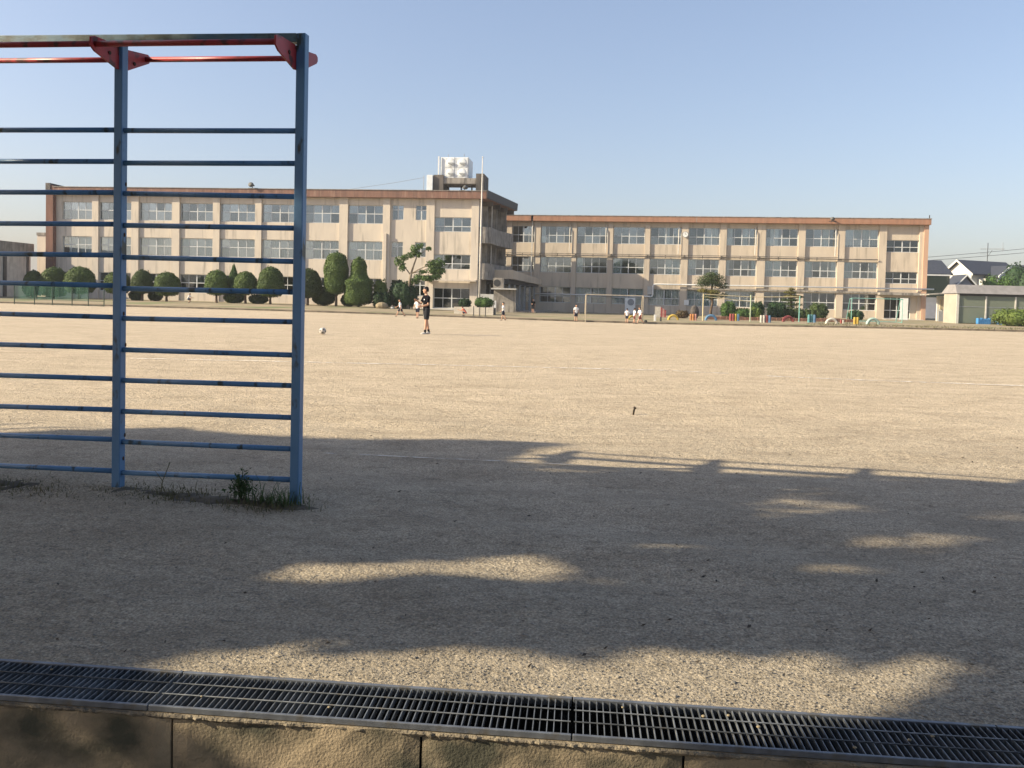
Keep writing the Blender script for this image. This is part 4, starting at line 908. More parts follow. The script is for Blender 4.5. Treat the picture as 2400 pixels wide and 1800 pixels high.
# ------------------------------------------------------------------ garden and playground things in front of the right block
def tyre(label, x, y, w, m):
    z = zy(x, y); t = thing('half_buried_tyre', label, 'tyre', (x, y, z), random.uniform(-.15, .15), 'painted tyres half buried along the kerb')
    n = 26; vs = []; fs = []; Rm = w / 2 * .80; r = w / 2 * .20; k = 10; rings = 19
    for i in range(rings):
        a = math.pi * (i / (rings - 1)) * 1.16 - .08 * math.pi
        for j in range(k):
            b = 2 * math.pi * j / k; tread = 1.06 if (i % 2 and math.cos(b) > .4) else 1
            rr = Rm + r * math.cos(b) * tread; vs.append((rr * math.cos(a), .13 * math.sin(b) * (1.15 if abs(math.sin(b)) > .5 else 1), rr * math.sin(a)))
    for i in range(rings - 1):
        for j in range(k): fs.append((i * k + j, i * k + (j + 1) % k, (i + 1) * k + (j + 1) % k, (i + 1) * k + j))
    MB().add(vs, fs).build('tyre_body', M[m], t, (0, 0, 0), True)
    rim = MB(); rim.tube([(Rm * .80 * math.cos(math.pi * i / 12), -.115, Rm * .80 * math.sin(math.pi * i / 12)) for i in range(13)], .022, 6); rim.build('bead', M[m], t)
tyre('yellow painted half tyre behind the kicking children', 9.5, 63.9, .62, 'pyellow')
tyre('yellow painted half tyre left of the dark standing rock', 12.85, 64.16, .92, 'pyellow')
tyre('blue painted half tyre beside the orange stumps', 15.95, 64.5, 1.0, 'pblue')
tyre('red painted half tyre in the middle of the row', 22.02, 64.14, 1.0, 'pred')
tyre('white painted half tyre between teal and yellow stumps', 24.41, 61.42, .95, 'pwhite')
tyre('pale green painted half tyre farthest right in the row', 27.74, 61.81, 1.05, 'pgreen')
def stumps(label, x, y, cols, w, h):
    z = zy(x, y); t = thing('stump_row', label, 'play stumps', (x, y, z), A1, 'painted stump rows along the kerb'); n = len(cols)
    for i, c in enumerate(cols):
        r = w / n / 2; MB().tube([(0, 0, -.1), (0, 0, h * random.uniform(.93, 1.0) - .03), (0, 0, h)], [r * .98, r * .98, r * .85], 10).build('stump', M[c], t, (-w / 2 + r + i * 2 * r, random.uniform(-.04, .04), 0))
stumps('pair of orange and brown painted stumps by the rock', 14.41, 63.97, ['porange', 'porange', 'ppink'], .55, .52)
stumps('row of red, yellow and blue painted stumps', 17.78, 64.32, ['pred', 'pred', 'pyellow', 'pblue'], .80, .56)
stumps('row of cream, red and blue painted stumps', 19.54, 62.02, ['pwhite', 'pwhite', 'pred', 'pblue'], .84, .56)
stumps('row of teal and blue painted stumps', 23.52, 63.12, ['pteal', 'pteal', 'pblue'], .64, .62)
stumps('pair of bright yellow painted stumps', 26.25, 61.34, ['pyellow', 'pyellow'], .40, .54)
stumps('small red and white stumps beside the teal goal', 25.55, 62.2, ['pred', 'pwhite'], .30, .28)
o = thing('play_board', 'cream board with red stripes standing by the classroom windows', 'board', (13.27, 72, zy(13.27, 72)), A1)
MB().box(-.50, -.04, .0, .0, .04, .95).build('panel', M['pwhite'], o); 
for k in range(3): MB().box(.005 + .17 * k, -.05, 0, .15 + .17 * k, .05, .9 - .12 * k).build('slat', M['pred'] if k != 1 else M['ppink'], o)
o = MB().ball((0, 0, .5), .40, .30, .66, 12, 9).build('standing_rock', M['rock'], None, (15.86, 70, zy(15.86, 70)), True); tag(o, 'dark rounded standing rock left of the big pine', 'rock')
SH = [('shrub', 'low reddish shrub left of the dark standing rock', 14.8, 70, 1.15, .75, 'redleaf', 1100, .07), ('shrub', 'round green shrub right of the big pine', 19.88, 74, 1.5, 1.65, 'leafm', 1900, .075), ('shrub', 'low spreading green shrub left of the yellow-green bush', 20.8, 72.4, 1.9, 1.05, 'leafm', 1700, .075), ('shrub', 'dark round shrub behind the yellow-green bush', 23.77, 78, 1.35, 1.7, 'leafd', 1500, .08), ('shrub', 'low yellow-green flat-topped shrub', 22.5, 74.4, 1.35, 1.1, 'leafy', 1300, .075), ('shrub', 'large dark green shrub left of the small pine', 24.15, 73.6, 1.8, 1.65, 'leafd', 2200, .08), ('shrub', 'round dark green shrub right of the small pine', 28.15, 74, 1.75, 1.65, 'topd', 2000, .075), ('shrub', 'low dark arched shrub behind the teal goal', 31.4, 73.5, 1.5, 1.0, 'leafd', 1100, .075)]
for (nm, lb, x, y, w_, h_, m_, n_, lf) in SH: shrub(nm, lb, x, y, zy(x, y), w_, h_, m_, n_, lf, 'garden shrubs before the tan block')
t = thing('hedge', 'long low clipped hedge under the small pine', 'hedge', (26.54, 73.8, zy(26.5, 74)), A2); cs = [(-1.5 + .5 * k, 0, .45, .42, .45, .55) for k in range(7)]
o = blob_mesh('foliage', cs, M['topd'], .075, 2400, t); join_core(o, cs, M['topd'], .85)
def pine(label, x, y, layers, trunk, n, mats):
    t = thing('pine_tree', label, 'tree', (x, y, zy(x, y)))
    MB().tube(trunk, [.13 - .07 * i / len(trunk) for i in range(len(trunk))], 8).build('trunk', M['trunk'], t, (0, 0, 0), True)
    for m in sorted(set(l[6] for l in layers)):
        cs = [l[:6] for l in layers if l[6] == m]; blob_mesh('crown', cs, M[m], .10, int(n * len(cs) / len(layers)), t, jit=.9, aspect=.22, hollow=.7)
    br = MB()
    for l in layers:
        c = Vector(l[:3]); tz = min(trunk, key=lambda p: abs(p[2] - c.z + .2)); br.tube([tz, c.lerp(Vector(tz), .5) + Vector((0, 0, .05)), c], [.05, .035, .02], 5)
    br.build('branch', M['trunk'], t)
pine('big spreading pine with mushroom crown before the tan block', 17.75, 72, [(-.35, 0, 3.45, 1.0, .8, .42, 'pineleaf'), (.35, .1, 3.5, 1.0, .8, .42, 'pineleaf'), (0, 0, 3.85, .8, .7, .3, 'pineleaf'), (-.75, .1, 3.05, .75, .6, .35, 'pineleaf'), (.85, 0, 2.95, .8, .6, .35, 'pineleaf'), (.1, -.1, 3.1, .9, .7, .3, 'pineleaf'), (-.75, 0, 2.45, .5, .4, .22, 'pineyel'), (.1, -.1, 2.35, .7, .5, .22, 'pineyel'), (.3, 0, 1.95, .8, .5, .22, 'pineleaf'), (-.2, .1, 1.85, .6, .4, .2, 'pineleaf'), (1.05, 0, 2.1, .5, .4, .2, 'pineleaf')], [(.1, 0, -.1), (0, 0, .6), (.15, 0, 1.4), (.0, 0, 2.2), (.1, 0, 3.2)], 5200, None)
pine('small layered yellowish pine above the long hedge', 25.95, 75, [(0, 0, 2.75, .35, .3, .15, 'pineyel'), (-.1, 0, 2.45, .6, .5, .14, 'pineyel'), (.15, 0, 2.1, .85, .6, .14, 'pineyel'), (-.1, 0, 1.75, .95, .7, .16, 'pineleaf'), (.15, 0, 1.35, 1.0, .7, .2, 'pineleaf'), (.0, 0, .95, .9, .6, .2, 'pineleaf'), (.75, 0, 2.05, .45, .35, .1, 'pineyel')], [(0, 0, -.1), (.05, 0, 1), (-.05, 0, 2), (0, 0, 2.8)], 3000, None)
bed = MB()
for k in range(24):
    x = 16.2 + .5 * k; y = 66.6 - .114 * (x - 16) + .02; bed.box(x, y, zy(x, y) - .05, x + .49, y + .4, zy(x, y) + random.uniform(.24, .30))
tag(bed.build('garden_edging', M['brickbed'], None, (0, 0, 0), False, .02), 'low red-brown edging of the garden bed behind the tyres', 'edging')

# high bars (three posts, two bars)
def high_bars():
    t = thing('high_bar', 'three-post cream and green high bar in front of the garden', 'play bar', (15.05, 63.5, -.17), math.atan2(0, 1))
    for x, m in ((0, 'cream'), (3.75, 'greenpole'), (7.61, 'teal')): MB().tube([(x, 0, -.2), (x, 0, 2.15)], .045, 8).build('post', M[m], t)
    for (a, b, z0, z1) in ((0, 3.75, 2.1, 1.98), (3.75, 7.61, 1.98, 2.08)): MB().tube([(a, 0, z0), (b, 0, z1)], .028, 8).build('bar', M['cream'], t)
    for (a, b, z0, z1) in ((0, 3.75, 1.5, 1.2),): MB().tube([(a, .0, 1.92), (b, 0, 1.62)], .022, 8).build('bar', M['cream'], t)
high_bars()
def goal(label, x, y, w, h, dp, m, rz, zoff=0.):
    t = thing('soccer_goal', label, 'goal', (x, y, zoff), rz)
    for u in (0, w): MB().tube([(u, 0, -.1), (u, 0, h)], .027, 9).build('post', M[m], t)
    MB().tube([(-.034, 0, h), (w + .034, 0, h)], .027, 9).build('crossbar', M[m], t)
    for u in (0, w): MB().tube([(u, .02, h - .03), (u, dp * .4, h - .05), (u, dp, .04), (u, .05, .04)], .03, 7).build('side_frame', M[m], t)
    MB().tube([(0, dp, .04), (w, dp, .04)], .03, 7).build('back_bar', M[m], t)
goal('cream junior soccer goal among the kicking children', 5.35, 58.6, 4.15, 2.02, 1.3, 'goalp', -.03, -.37)
goal('faded teal soccer goal standing on the right of the yard', 28.05, 66.5, 4.0, 1.95, 1.4, 'teal', -.12, .0)
o = MB().box(-.08, -.05, 0, .08, .05, .50).build('marker_post', M['white'], None, (10.95, 61.6, zy(10.95, 61.6)), False, .01); tag(o, 'short white marker post right of the kicking children', 'post')
o = MB().tube([(0, 0, 0), (0, 0, .32), (0, 0, .36)], [.07, .06, .03], 8).build('bollard', M['dark'], None, (11.35, 61.4, zy(11.35, 61.4))); tag(o, 'short dark bollard beside the white marker post', 'bollard')
o = MB().ball((0, 0, .13), .13, .13, .13, 14, 10).build('dark_ball', M['ballb'], None, (9.9, 59.6, zf(9.9, 59.6)), True); tag(o, 'dark ball beside the right goal post', 'ball')
o = thing('entrance_screen', 'tall white screen panel beside the right entrance', 'panel', (39.24, 80.6, zy(39, 80)), A2); MB().box(-.36, 0, .05, .38, .06, 2.2).build('panel', M['white'], o); MB().box(-.4, -.15, 0, .42, .2, .05).build('foot', M['grey'], o)

# ------------------------------------------------------------------ right edge: shed, houses, greenery
def shed():
    t = thing('mesh_shed', 'long beige shed with grey roof and mesh-covered front at right edge', 'shed', (38.85, 70.4, .02), R(-3))
    MB().box(0, -.07, -.1, .14, 2.3, 2.6).build('end_wall', M['shedwall'], t); MB().box(-.04, -.10, -.1, .18, -.071, 2.6).build('corner_trim', M['ledge'], t)
    MB().box(.142, 2.1, -.1, 11, 2.3, 2.6).build('back_wall', M['shedwall'], t)
    MB().hexa([(-.12, -.25, 2.62), (11, -.25, 2.62), (11, 2.6, 2.62), (-.12, 2.6, 2.62)], [(.10, .55, 3.40), (11, .55, 3.40), (11, 1.9, 3.40), (.10, 1.9, 3.40)]).build('roof', M['shedroof'], t)
    MB().box(.18, -.05, 2.42, 11, .05, 2.61).build('eave_beam', M['dark'], t)
    for x in (2.45, 4.95, 7.4): MB().box(x, -.06, -.1, x + .11, .06, 2.415).build('post', M['pole'], t)
    for x0, x1 in ((.19, 2.447), (2.562, 4.947), (5.062, 7.397)):
        MB().box(x0, .0, .05, x1, .012, 2.41).build('mesh_panel', M['shednet'], t); MB().box(x0, -.02, 1.45, x1, -.004, 1.50).build('rail', M['grey'], t)
shed()
for (lb, dx, wv, h, c) in (('blue plastic crate stack behind the left mesh of the shed', 2.3, 1.0, .52, 'bluebox'), ('blue plastic crate pile behind the middle mesh of the shed', 4.0, .85, .42, 'bluebox')):
    t = thing('plastic_crate', lb, 'crate', (38.2 + dx + wv / 2, 69.95, .0), R(-3))
    m = MB().box(-wv / 2, -.2, 0, wv / 2, .18, .06)
    for k in range(5): m.box(-wv / 2, -.2, .1 + .085 * k, wv / 2, -.17, .16 + .085 * k)
    for k in range(7): x = -wv / 2 + wv * k / 6; m.box(x - .03, -.19, .05, x + .03, .18, h * random.uniform(.8, 1.05))
    m.build('crate_body', M[c], t)
def gable_house(name, label, x, y, rz, w, d, he, hr, wallm, ridge='x', wins=()):
    t = thing(name, label, 'house', (x, y, 0), rz)
    if ridge == 'x':
        MB().prism([(0, 0, -.2), (0, d, -.2), (0, d, he), (0, d / 2, hr - .12), (0, 0, he)], (w, 0, 0)).build('wall', M[wallm], t)
        for s in (0, 1):
            a = (-.5, -.6 if s == 0 else d + .6, he - .35); c = (-.5, d / 2, hr); r = MB().prism([a, c, (c[0], c[1], c[2] + .18), (a[0], a[1], a[2] + .18)], (w + 1, 0, 0)); r.build('roof', M['rooft'], t)
    else:
        MB().prism([(0, 0, -.2), (w, 0, -.2), (w, 0, he), (w / 2, 0, hr - .12), (0, 0, he)], (0, d, 0)).build('wall', M[wallm], t)
        for s in (0, 1):
            a = (-.55 if s == 0 else w + .55, -.5, he - .35); c = (w / 2, -.5, hr); MB().prism([a, c, (c[0], c[1], c[2] + .18), (a[0], a[1], a[2] + .18)], (0, d + .8, 0)).build('roof', M['rooft'], t)
            e = MB().prism([(a[0], -.56, a[2] - .05), (c[0], -.56, c[2] - .02), (c[0], -.56, c[2] + .19), (a[0], -.56, a[2] + .16)], (0, .055, 0)); e.build('barge_board', M['white'], t)
    for (x0, z0, x1, z1) in wins:
        o = MB().box(x0, -.06, z0, x1, -.004, z1).build('window', M['alu'], t); MB().box(x0 + .08, -.075, z0 + .08, x1 - .08, -.061, z1 - .08).build('pane', M['glassd'], o)
    return t
def houses():
    t = gable_house('house', 'white house with steep dark tiled roof behind the shed', 61.6, 108.3, R(22), 8.6, 3.8, 6.2, 7.8, 'ledge', 'x', ())
    for (ya, yb) in ((-.62, 1.9), (4.42, 1.9)):
        MB().prism([(-.56, ya, 5.72), (-.56, yb, 7.72), (-.56, yb, 8.0), (-.56, ya, 6.0)], (.055, 0, 0)).build('barge_board', M['ledge'], t)
    MB().box(-1.2, .2, -.2, -.01, 3.4, 4.3).build('side_wing', M['ledge'], t)
    MB().prism([(3.0, -1.6, -.2), (6.8, -1.6, -.2), (6.8, -1.6, 5.9), (4.9, -1.6, 7.0), (3.0, -1.6, 5.9)], (0, 1.55, 0)).build('gable_wall', M['lav'], t)
    for s in (0, 1):
        a = (2.5 if s == 0 else 7.3, -2.0, 5.62); c = (4.9, -2.0, 7.1); MB().prism([a, c, (c[0], c[1], c[2] + .16), (a[0], a[1], a[2] + .16)], (0, 3.4, 0)).build('roof', M['rooft'], t)
        MB().prism([(a[0], -2.1, a[2] - .10), (c[0], -2.1, c[2] - .08), (c[0], -2.1, c[2] + .2), (a[0], -2.1, a[2] + .18)], (0, .09, 0)).build('barge_board', M['white'], t)
    MB().box(1.2, -1.2, -.2, 2.9, -.01, 5.4).build('bay_wall', M['ledge'], t)
    for z in (4.75, 4.1): MB().box(1.1, -1.3, z, 2.0, -1.21, z + .18).build('shutter_box', M['trunk'], t)
    o = MB().box(4.6, -1.67, 3.4, 5.6, -1.605, 5.0).build('window', M['alu'], t); MB().box(4.68, -1.685, 3.48, 5.52, -1.672, 4.92).build('pane', M['glassd'], o)
    gable_house('house', 'small house with dark slate roof and dark green mesh wall', 49.2, 100, R(-6), 4.4, 6, 5.7, 7.2, 'lav', 'x', ())
    t = thing('mesh_screen', 'dark green mesh screen hung below the slate roof', 'screen', (49.4, 98.9, 0), R(-6)); MB().box(0, 0, 2.6, 3.9, .03, 5.25).build('mesh', M['darknet'], t); MB().box(-.1, -.05, 5.255, 4.1, .08, 5.42).build('rail', M['white'], t); MB().box(3.9, -.02, -.2, 4.0, .06, 5.25).build('post', M['dark'], t)
    gable_house('house', 'partly hidden house with dark roof at far right', 78.2, 125, R(-6), 4.0, 7, 6.6, 8.3, 'ledge', 'x', ())
    gable_house('house', 'small grey gabled outhouse before the white house', 57.6, 105, R(-4), 2.6, 3, 4.0, 5.6, 'lav', 'y', ())
    t = thing('lean_to', 'ivory lean-to passage with thin flat canopy beside the tan block', 'lean-to', (41.6, 78, 0), R(-6))
    MB().box(.2, 1.5, -.1, 2.2, 1.7, 2.5).build('back_wall', M['ledge'], t); MB().hexa([(-1.3, -.3, 2.55), (1.9, -.3, 2.82), (1.9, 2, 2.82), (-1.3, 2, 2.55)], [(-1.3, -.3, 2.65), (1.9, -.3, 2.92), (1.9, 2, 2.92), (-1.3, 2, 2.65)]).build('canopy', M['conc'], t)
    MB().box(1.35, -.2, -.1, 1.5, 0, 2.75).build('post', M['dark'], t); MB().box(1.51, .3, -.1, 2.2, .4, 2.6).build('side_panel', M['ledge'], t)
    for k in range(5): MB().box(.42 + .17 * k, 1.4, 1.2, .52 + .17 * k, 1.48, 2.2).build('shelf_slat', M['cream'], t)
    MB().box(.3, 1.3, -.1, .9, 1.45, 1.0).build('cabinet', M['grey'], t)
houses()
def antenna():
    t = thing('tv_antenna', 'large rooftop television antenna above the white house', 'antenna', (66.4, 113, 8.3), R(-5))
    MB().tube([(0, 0, -1), (0, 0, 2.3)], .045, 6).tube([(0, 0, .35), (.6, 0, 1.3)], .025, 5).build('mast', M['dark'], t)
    m = MB().tube([(-1.0, 0, 1.45), (2.3, 0, 1.5)], .035, 6).tube([(-1.0, 0, .75), (-.1, 0, .78)], .03, 6).tube([(2.0, 0, 1.1), (2.0, 0, 2.4)], .03, 5)
    for k in range(11): x = -.9 + .3 * k; m.tube([(x, -.35, 1.46), (x, .35, 1.46)], .014, 5); m.tube([(x, 0, 1.3), (x, 0, 1.62)], .014, 5)
    m.build('yagi', M['grey'], t)
antenna()
def wire(label, p, q, sag):
    p = Vector(p); q = Vector(q); pts = [p.lerp(q, i / 16) - Vector((0, 0, sag * 4 * (i / 16) * (1 - i / 16))) for i in range(17)]
    tag(MB().tube(pts, .03, 5).build('power_line', M['dark']), label, 'cable', 'power lines at the right')
wire('upper power line running off to the right edge', (36, 112, 6.4), (90, 118, 12.3), .4); wire('lower power line running off to the right edge', (36, 112, 6.1), (90, 118, 11.6), .4)
shrub('tree', 'leafy green tree rising behind the shed roof', 57.3, 95, 0, 4.6, 5.6, 'leafm', 5200, .13, lumps=7)['category'] = 'tree'
shrub('tree', 'dark green tree at the right edge behind the shed', 64, 101, 0, 5.2, 7.6, 'leafd', 4200, .15, lumps=7)['category'] = 'tree'
shrub('shrub', 'bright yellow-green bush at the right edge before the shed', 40.6, 64.6, .0, 3.6, 1.55, 'leafy', 4200, .085, lumps=7)
g = MB()
for k in range(2600):
    u = random.uniform(22, 60); v = abs(random.gauss(2.2, 1.2)) + .05; x = u * .9936 + v * .1132; y = 60 - u * .1132 + v * .9936; z = zy(x, y); h = random.uniform(.05, .16); a = random.uniform(0, 6.28); q = Vector((math.cos(a), math.sin(a), 0)) * .05; s = Vector((-q.y, q.x, 0)) * .5; p = Vector((x, y, z))
    g.add([p - s, p + s, p + q + Vector((0, 0, h))], [(0, 1, 2)])
tag(stuff(g.build('verge_grass', M['dry'])), 'short dry verge grass beyond the kerb on the right', 'grass')

# ------------------------------------------------------------------ people
def person(label, loc, heading, h, hip=(0, 0), knee=(0, 0), sh=(0, 0), el=(15, 15), shirt='twhite', shorts='navy', shoe='shoed', lean=0, abd=(8, 8), look=0, fine=False, crouch=False, sock=None, shin=(0, 0), group='schoolchildren on the field', wid=1.):
    """facing +x; angles in degrees, forward positive"""
    k = h / 1.6; t = thing('person', label, 'person', loc, heading, group)
    V3 = Vector
    pel = V3((0, 0, .85)); ln = R(lean)
    def up(z): return pel + V3((math.sin(ln) * z, 0, math.cos(ln) * z))
    limbs = []
    for s in (0, 1):
        y = .085 * (1 if s == 0 else -1); hp = pel + V3((0, y, -.03)); a = R(hip[s]); kn = hp + V3((math.sin(a), 0, -math.cos(a))) * .40; b = a - R(knee[s]); an = kn + V3((math.sin(b), 0, -math.cos(b))) * .37
        limbs.append((hp, kn, an, b))
    drop = min(l[2].z for l in limbs) - .065; off = V3((0, 0, -drop))
    body = MB(); f = 1 if True else 0
    def lim(m, pts, rs): m.tube([(p + off) * k for p in pts], [r * k for r in rs], 10)
    ux = V3((1, 0, 0)); uy = V3((0, 1, 0))
    # torso
    tr = [(-.06, .085, .13), (.06, .095, .135), (.17, .085, .12), (.30, .10, .14), (.40, .095, .155), (.46, .07, .12), (.50, .045, .055), (.56, .042, .045)]
    body.rings([((up(z) + off) * k, ux * a * k, uy * b * k * wid) for z, a, b in tr])
    hc = up(.655) + V3((.015, 0, 0)); yaw = R(look); fx = V3((math.cos(yaw), math.sin(yaw), 0)); fy = V3((-math.sin(yaw), math.cos(yaw), 0))
    hd = [(-.115, .03, .03, .03), (-.09, .062, .05, .02), (-.05, .080, .064, .008), (0, .090, .074, 0), (.05, .088, .074, -.005), (.085, .068, .056, -.008), (.108, .03, .025, -.01)]
    body.rings([((hc + V3((0, 0, z)) + fx * o_ + off) * k, fx * a * k, fy * b * k) for z, a, b, o_ in hd])
    body.tube([(hc + fx * .080 + V3((0, 0, .0)) + off) * k, (hc + fx * .108 + V3((0, 0, -.028)) + off) * k], [.010 * k, .015 * k], 7)
    for s in (1, -1): body.ball((hc + fy * s * .075 + off) * k, .018 * k, .009 * k, .03 * k, 8, 6)
    shirtm = MB(); shorm = MB(); shoes = []; socks = []
    for s in (0, 1):
        hp, kn, an, b = limbs[s]; y = 1 if s == 0 else -1
        lim(body, [hp, hp.lerp(kn, .4), kn, kn.lerp(an, .35), an], [.080, .070, .050, .050, .032])
        fd = V3((math.cos(R(shin[s])), 0, math.sin(R(shin[s])))) if True else ux
        foot = [an + V3((-.04, 0, -.035)), an + fd * .06 + V3((0, 0, -.04)), an + fd * .15 + V3((0, 0, -.045))]
        lim(body, [an + V3((0, 0, .02)), an + V3((0, 0, -.03)), foot[2] * .5 + foot[1] * .5], [.03, .03, .028])
        shm = MB(); lim(shm, [foot[0], an + fd * .02 + V3((0, 0, -.030)), foot[1], foot[2]], [.034, .044, .040, .026]); shoes.append(shm)
        sk = MB(); lim(sk, [an.lerp(kn, .25), an, an + V3((0, 0, -.02))], [.041, .036, .038]); socks.append(sk)
        lim(shorm, [hp + V3((0, 0, .06)), hp.lerp(kn, .35), hp.lerp(kn, .82)], [.092, .092, .084])
        # arm
        so_ = up(.41) + V3((0, y * .165 * wid, 0)); a = R(sh[s]); ab = R(abd[s]); d = V3((math.sin(a) * math.cos(ab), y * math.sin(ab), -math.cos(a) * math.cos(ab))); elb = so_ + d * .26
        e2 = a + R(el[s]); inw = -.35 if el[s] > 50 else 0; d2 = V3((math.sin(e2), y * (math.sin(ab) * .3 + inw), -math.cos(e2))).normalized(); wr = elb + d2 * .22
        lim(body, [so_ + V3((0, -y * .03, .01)), so_, so_.lerp(elb, .5), elb, elb.lerp(wr, .3), wr], [.05, .048, .042, .033, .034, .023])
        pm = wr + d2 * .085; sd_ = d2.cross(V3((0, y, .2))).normalized()
        body.rings([((wr + off) * k, sd_ * .022 * k, V3((0, 1, 0)) * .018 * k), ((wr.lerp(pm, .5) + off) * k, sd_ * .038 * k, V3((0, 1, 0)) * .017 * k), ((pm + off) * k, sd_ * .036 * k, V3((0, 1, 0)) * .014 * k)])
        curl = V3((0, -y, 0)).cross(d2); 
        for q, ll in enumerate((.060, .072, .068, .052)):
            b0 = wr.lerp(pm, .8) + sd_ * (.027 - .018 * q); b1 = b0 + d2 * (ll * .6 + .015); b2 = b1 + (d2 * .8 + V3((0, -y * .6, 0))).normalized() * ll * .5; lim(body, [b0, b1, b2], [.0095, .009, .0075])
        b0 = wr.lerp(pm, .3) + sd_ * .030; lim(body, [b0, b0 + (d2 * .6 + sd_ * .7).normalized() * .035, b0 + (d2 + sd_ * .3).normalized() * .062], [.011, .0105, .008])
        lim(shirtm, [so_ + V3((0, -y * .05, .018)), so_ + V3((0, 0, .004)), so_.lerp(elb, .72)], [.062, .066, .062])
    bo = body.build('body', M['skin'], t, (0, 0, 0), True); rm = bo.modifiers.new('remesh', 'REMESH'); rm.mode = 'VOXEL'; rm.voxel_size = (.0075 if fine else .013) * k; rm.use_smooth_shade = True
    if fine: smd = bo.modifiers.new('smooth', 'SMOOTH'); smd.iterations = 3
    shirtm.rings([((up(z) + off) * k, ux * (a + .020) * k, uy * (b + .022) * k * wid) for z, a, b in [(-.07, .092, .135), (.06, .092, .135), (.17, .088, .125), (.30, .10, .14), (.40, .095, .155), (.455, .068, .125), (.485, .035, .055)]])
    so2 = shirtm.build('shirt', M[shirt], t, (0, 0, 0), True); shorm.rings([((up(z) + off) * k, ux * (.108) * k, uy * (.150) * k * wid) for z in (-.10, -.02, .05)]); s3 = shorm.build('shorts', M[shorts], t, (0, 0, 0), True)
    for o_, vx in ((so2, .011), (s3, .012)):
        r2 = o_.modifiers.new('remesh', 'REMESH'); r2.mode = 'VOXEL'; r2.voxel_size = vx * k; r2.use_smooth_shade = True; s_ = o_.modifiers.new('smooth', 'SMOOTH'); s_.iterations = 2
    for sm in shoes: sm.build('shoe', M[shoe], t, (0, 0, 0), True)
    if sock:
        for sm in socks: sm.build('sock', M[sock], t, (0, 0, 0), True)
    hr = MB(); hr.rings([((hc + V3((0, 0, z)) + fx * o_ + off) * k, fx * a * k, fy * b * k) for z, a, b, o_ in [(-.055, .060, .074, -.040), (0, .078, .082, -.030), (.04, .096, .084, -.010), (.08, .088, .072, -.008), (.112, .055, .045, -.012), (.126, .02, .018, -.015)]]); hr.build('hair', M['hair'], t, (0, 0, 0), True)
    if fine:
        for s in (1, -1): MB().ball((hc + fx * .083 + fy * s * .030 + V3((0, 0, .012)) + off) * k, .006 * k, .010 * k, .005 * k, 8, 6).build('eye', M['hair'], t)
        MB().ball((hc + fx * .088 + V3((0, 0, -.058)) + off) * k, .004 * k, .018 * k, .004 * k, 8, 6).build('mouth', M['pred'], t)
        MB().box(.0, -.035, -.02, .006, .035, .02).build('shirt_logo', M['twhite'], t, (up(.33) + off + V3((.106, .055, 0))) * k)
        for y in (.155, -.155): MB().box(-.03, -.004, -.10, .02, .004, .04).build('shorts_stripe', M['twhite'], t, (limbs[0][0] + off) * k + V3((.03, y * k * .98 - limbs[0][0].y * k + (-.0), -.12)))
    return t
PI = math.pi
def gz(x, y): return zy(x, y) if vdist(x, y) > 0 else zf(x, y)
def pl(label, x, y, hd, h, **kw): return person(label, (x, y, gz(x, y)), hd, h, **kw)
boy = pl('tall boy in black T-shirt and charcoal shorts standing in mid field', -3.18, 29.75, PI + .55, 1.72, hip=(7, -8), knee=(2, 6), sh=(6, 26), el=(70, 92), lean=2, shirt='tblack', shorts='sgrey', shoe='shoe', fine=True, sock='tblack', look=-22, abd=(10, 6), group=None)
pl('child in white shirt striding left of the tall boy, legs apart', -7.97, 57.2, PI, 1.28, hip=(30, -26), knee=(8, 14), sh=(-25, 30), el=(30, 30), lean=6)
pl('child in white shirt walking away close to the tall boy', -6.42, 54.4, PI / 2 - .2, 1.36, hip=(10, -8), knee=(3, 10), sh=(-15, 20), abd=(22, 16))
pl('child in orange shirt crouching in front of the planter', -3.49, 60.4, PI * .9, 1.2, hip=(105, 95), knee=(135, 130), sh=(60, 55), el=(40, 40), lean=35, shirt='orange', shorts='navy')
pl('child in white shirt standing right of the planter, facing left', -.64, 56.5, PI, 1.26, hip=(10, -14), knee=(2, 8), sh=(15, -10), el=(25, 20))
pl('child in white shirt and black shorts waiting left of the goal', 4.68, 59.0, -PI / 2 + .3, 1.26, hip=(3, -3), sh=(5, 5), abd=(14, 14))
pl('child in white shirt facing the building in front of the goal', 8.4, 58.8, PI / 2, 1.08, hip=(5, -5), knee=(0, 5), sh=(8, -8), abd=(16, 16))
pl('child in white shirt with blue bag half hidden by another child', 8.88, 58.4, .4, 1.12, hip=(12, -10), knee=(2, 8), sh=(10, -10), shirt='twhite', shorts='maroon')
pl('child in white shirt and maroon shorts kicking beside the right goal post', 9.22, 57.9, PI + .3, 1.26, hip=(28, -22), knee=(4, 22), sh=(-20, 25), el=(25, 25), shorts='maroon', lean=6)
pl('person in dark clothes standing in the shade of the walkway', 1.95, 76, -PI / 2, 1.35, shirt='tblack', shorts='sgrey', sh=(10, 20), el=(20, 70), group=None)
pl('child in white shirt crouching by the doorway between clipped domes', -28.2, 69.8, -.2, 1.1, hip=(95, 70), knee=(120, 110), sh=(45, 50), el=(30, 20), lean=25)

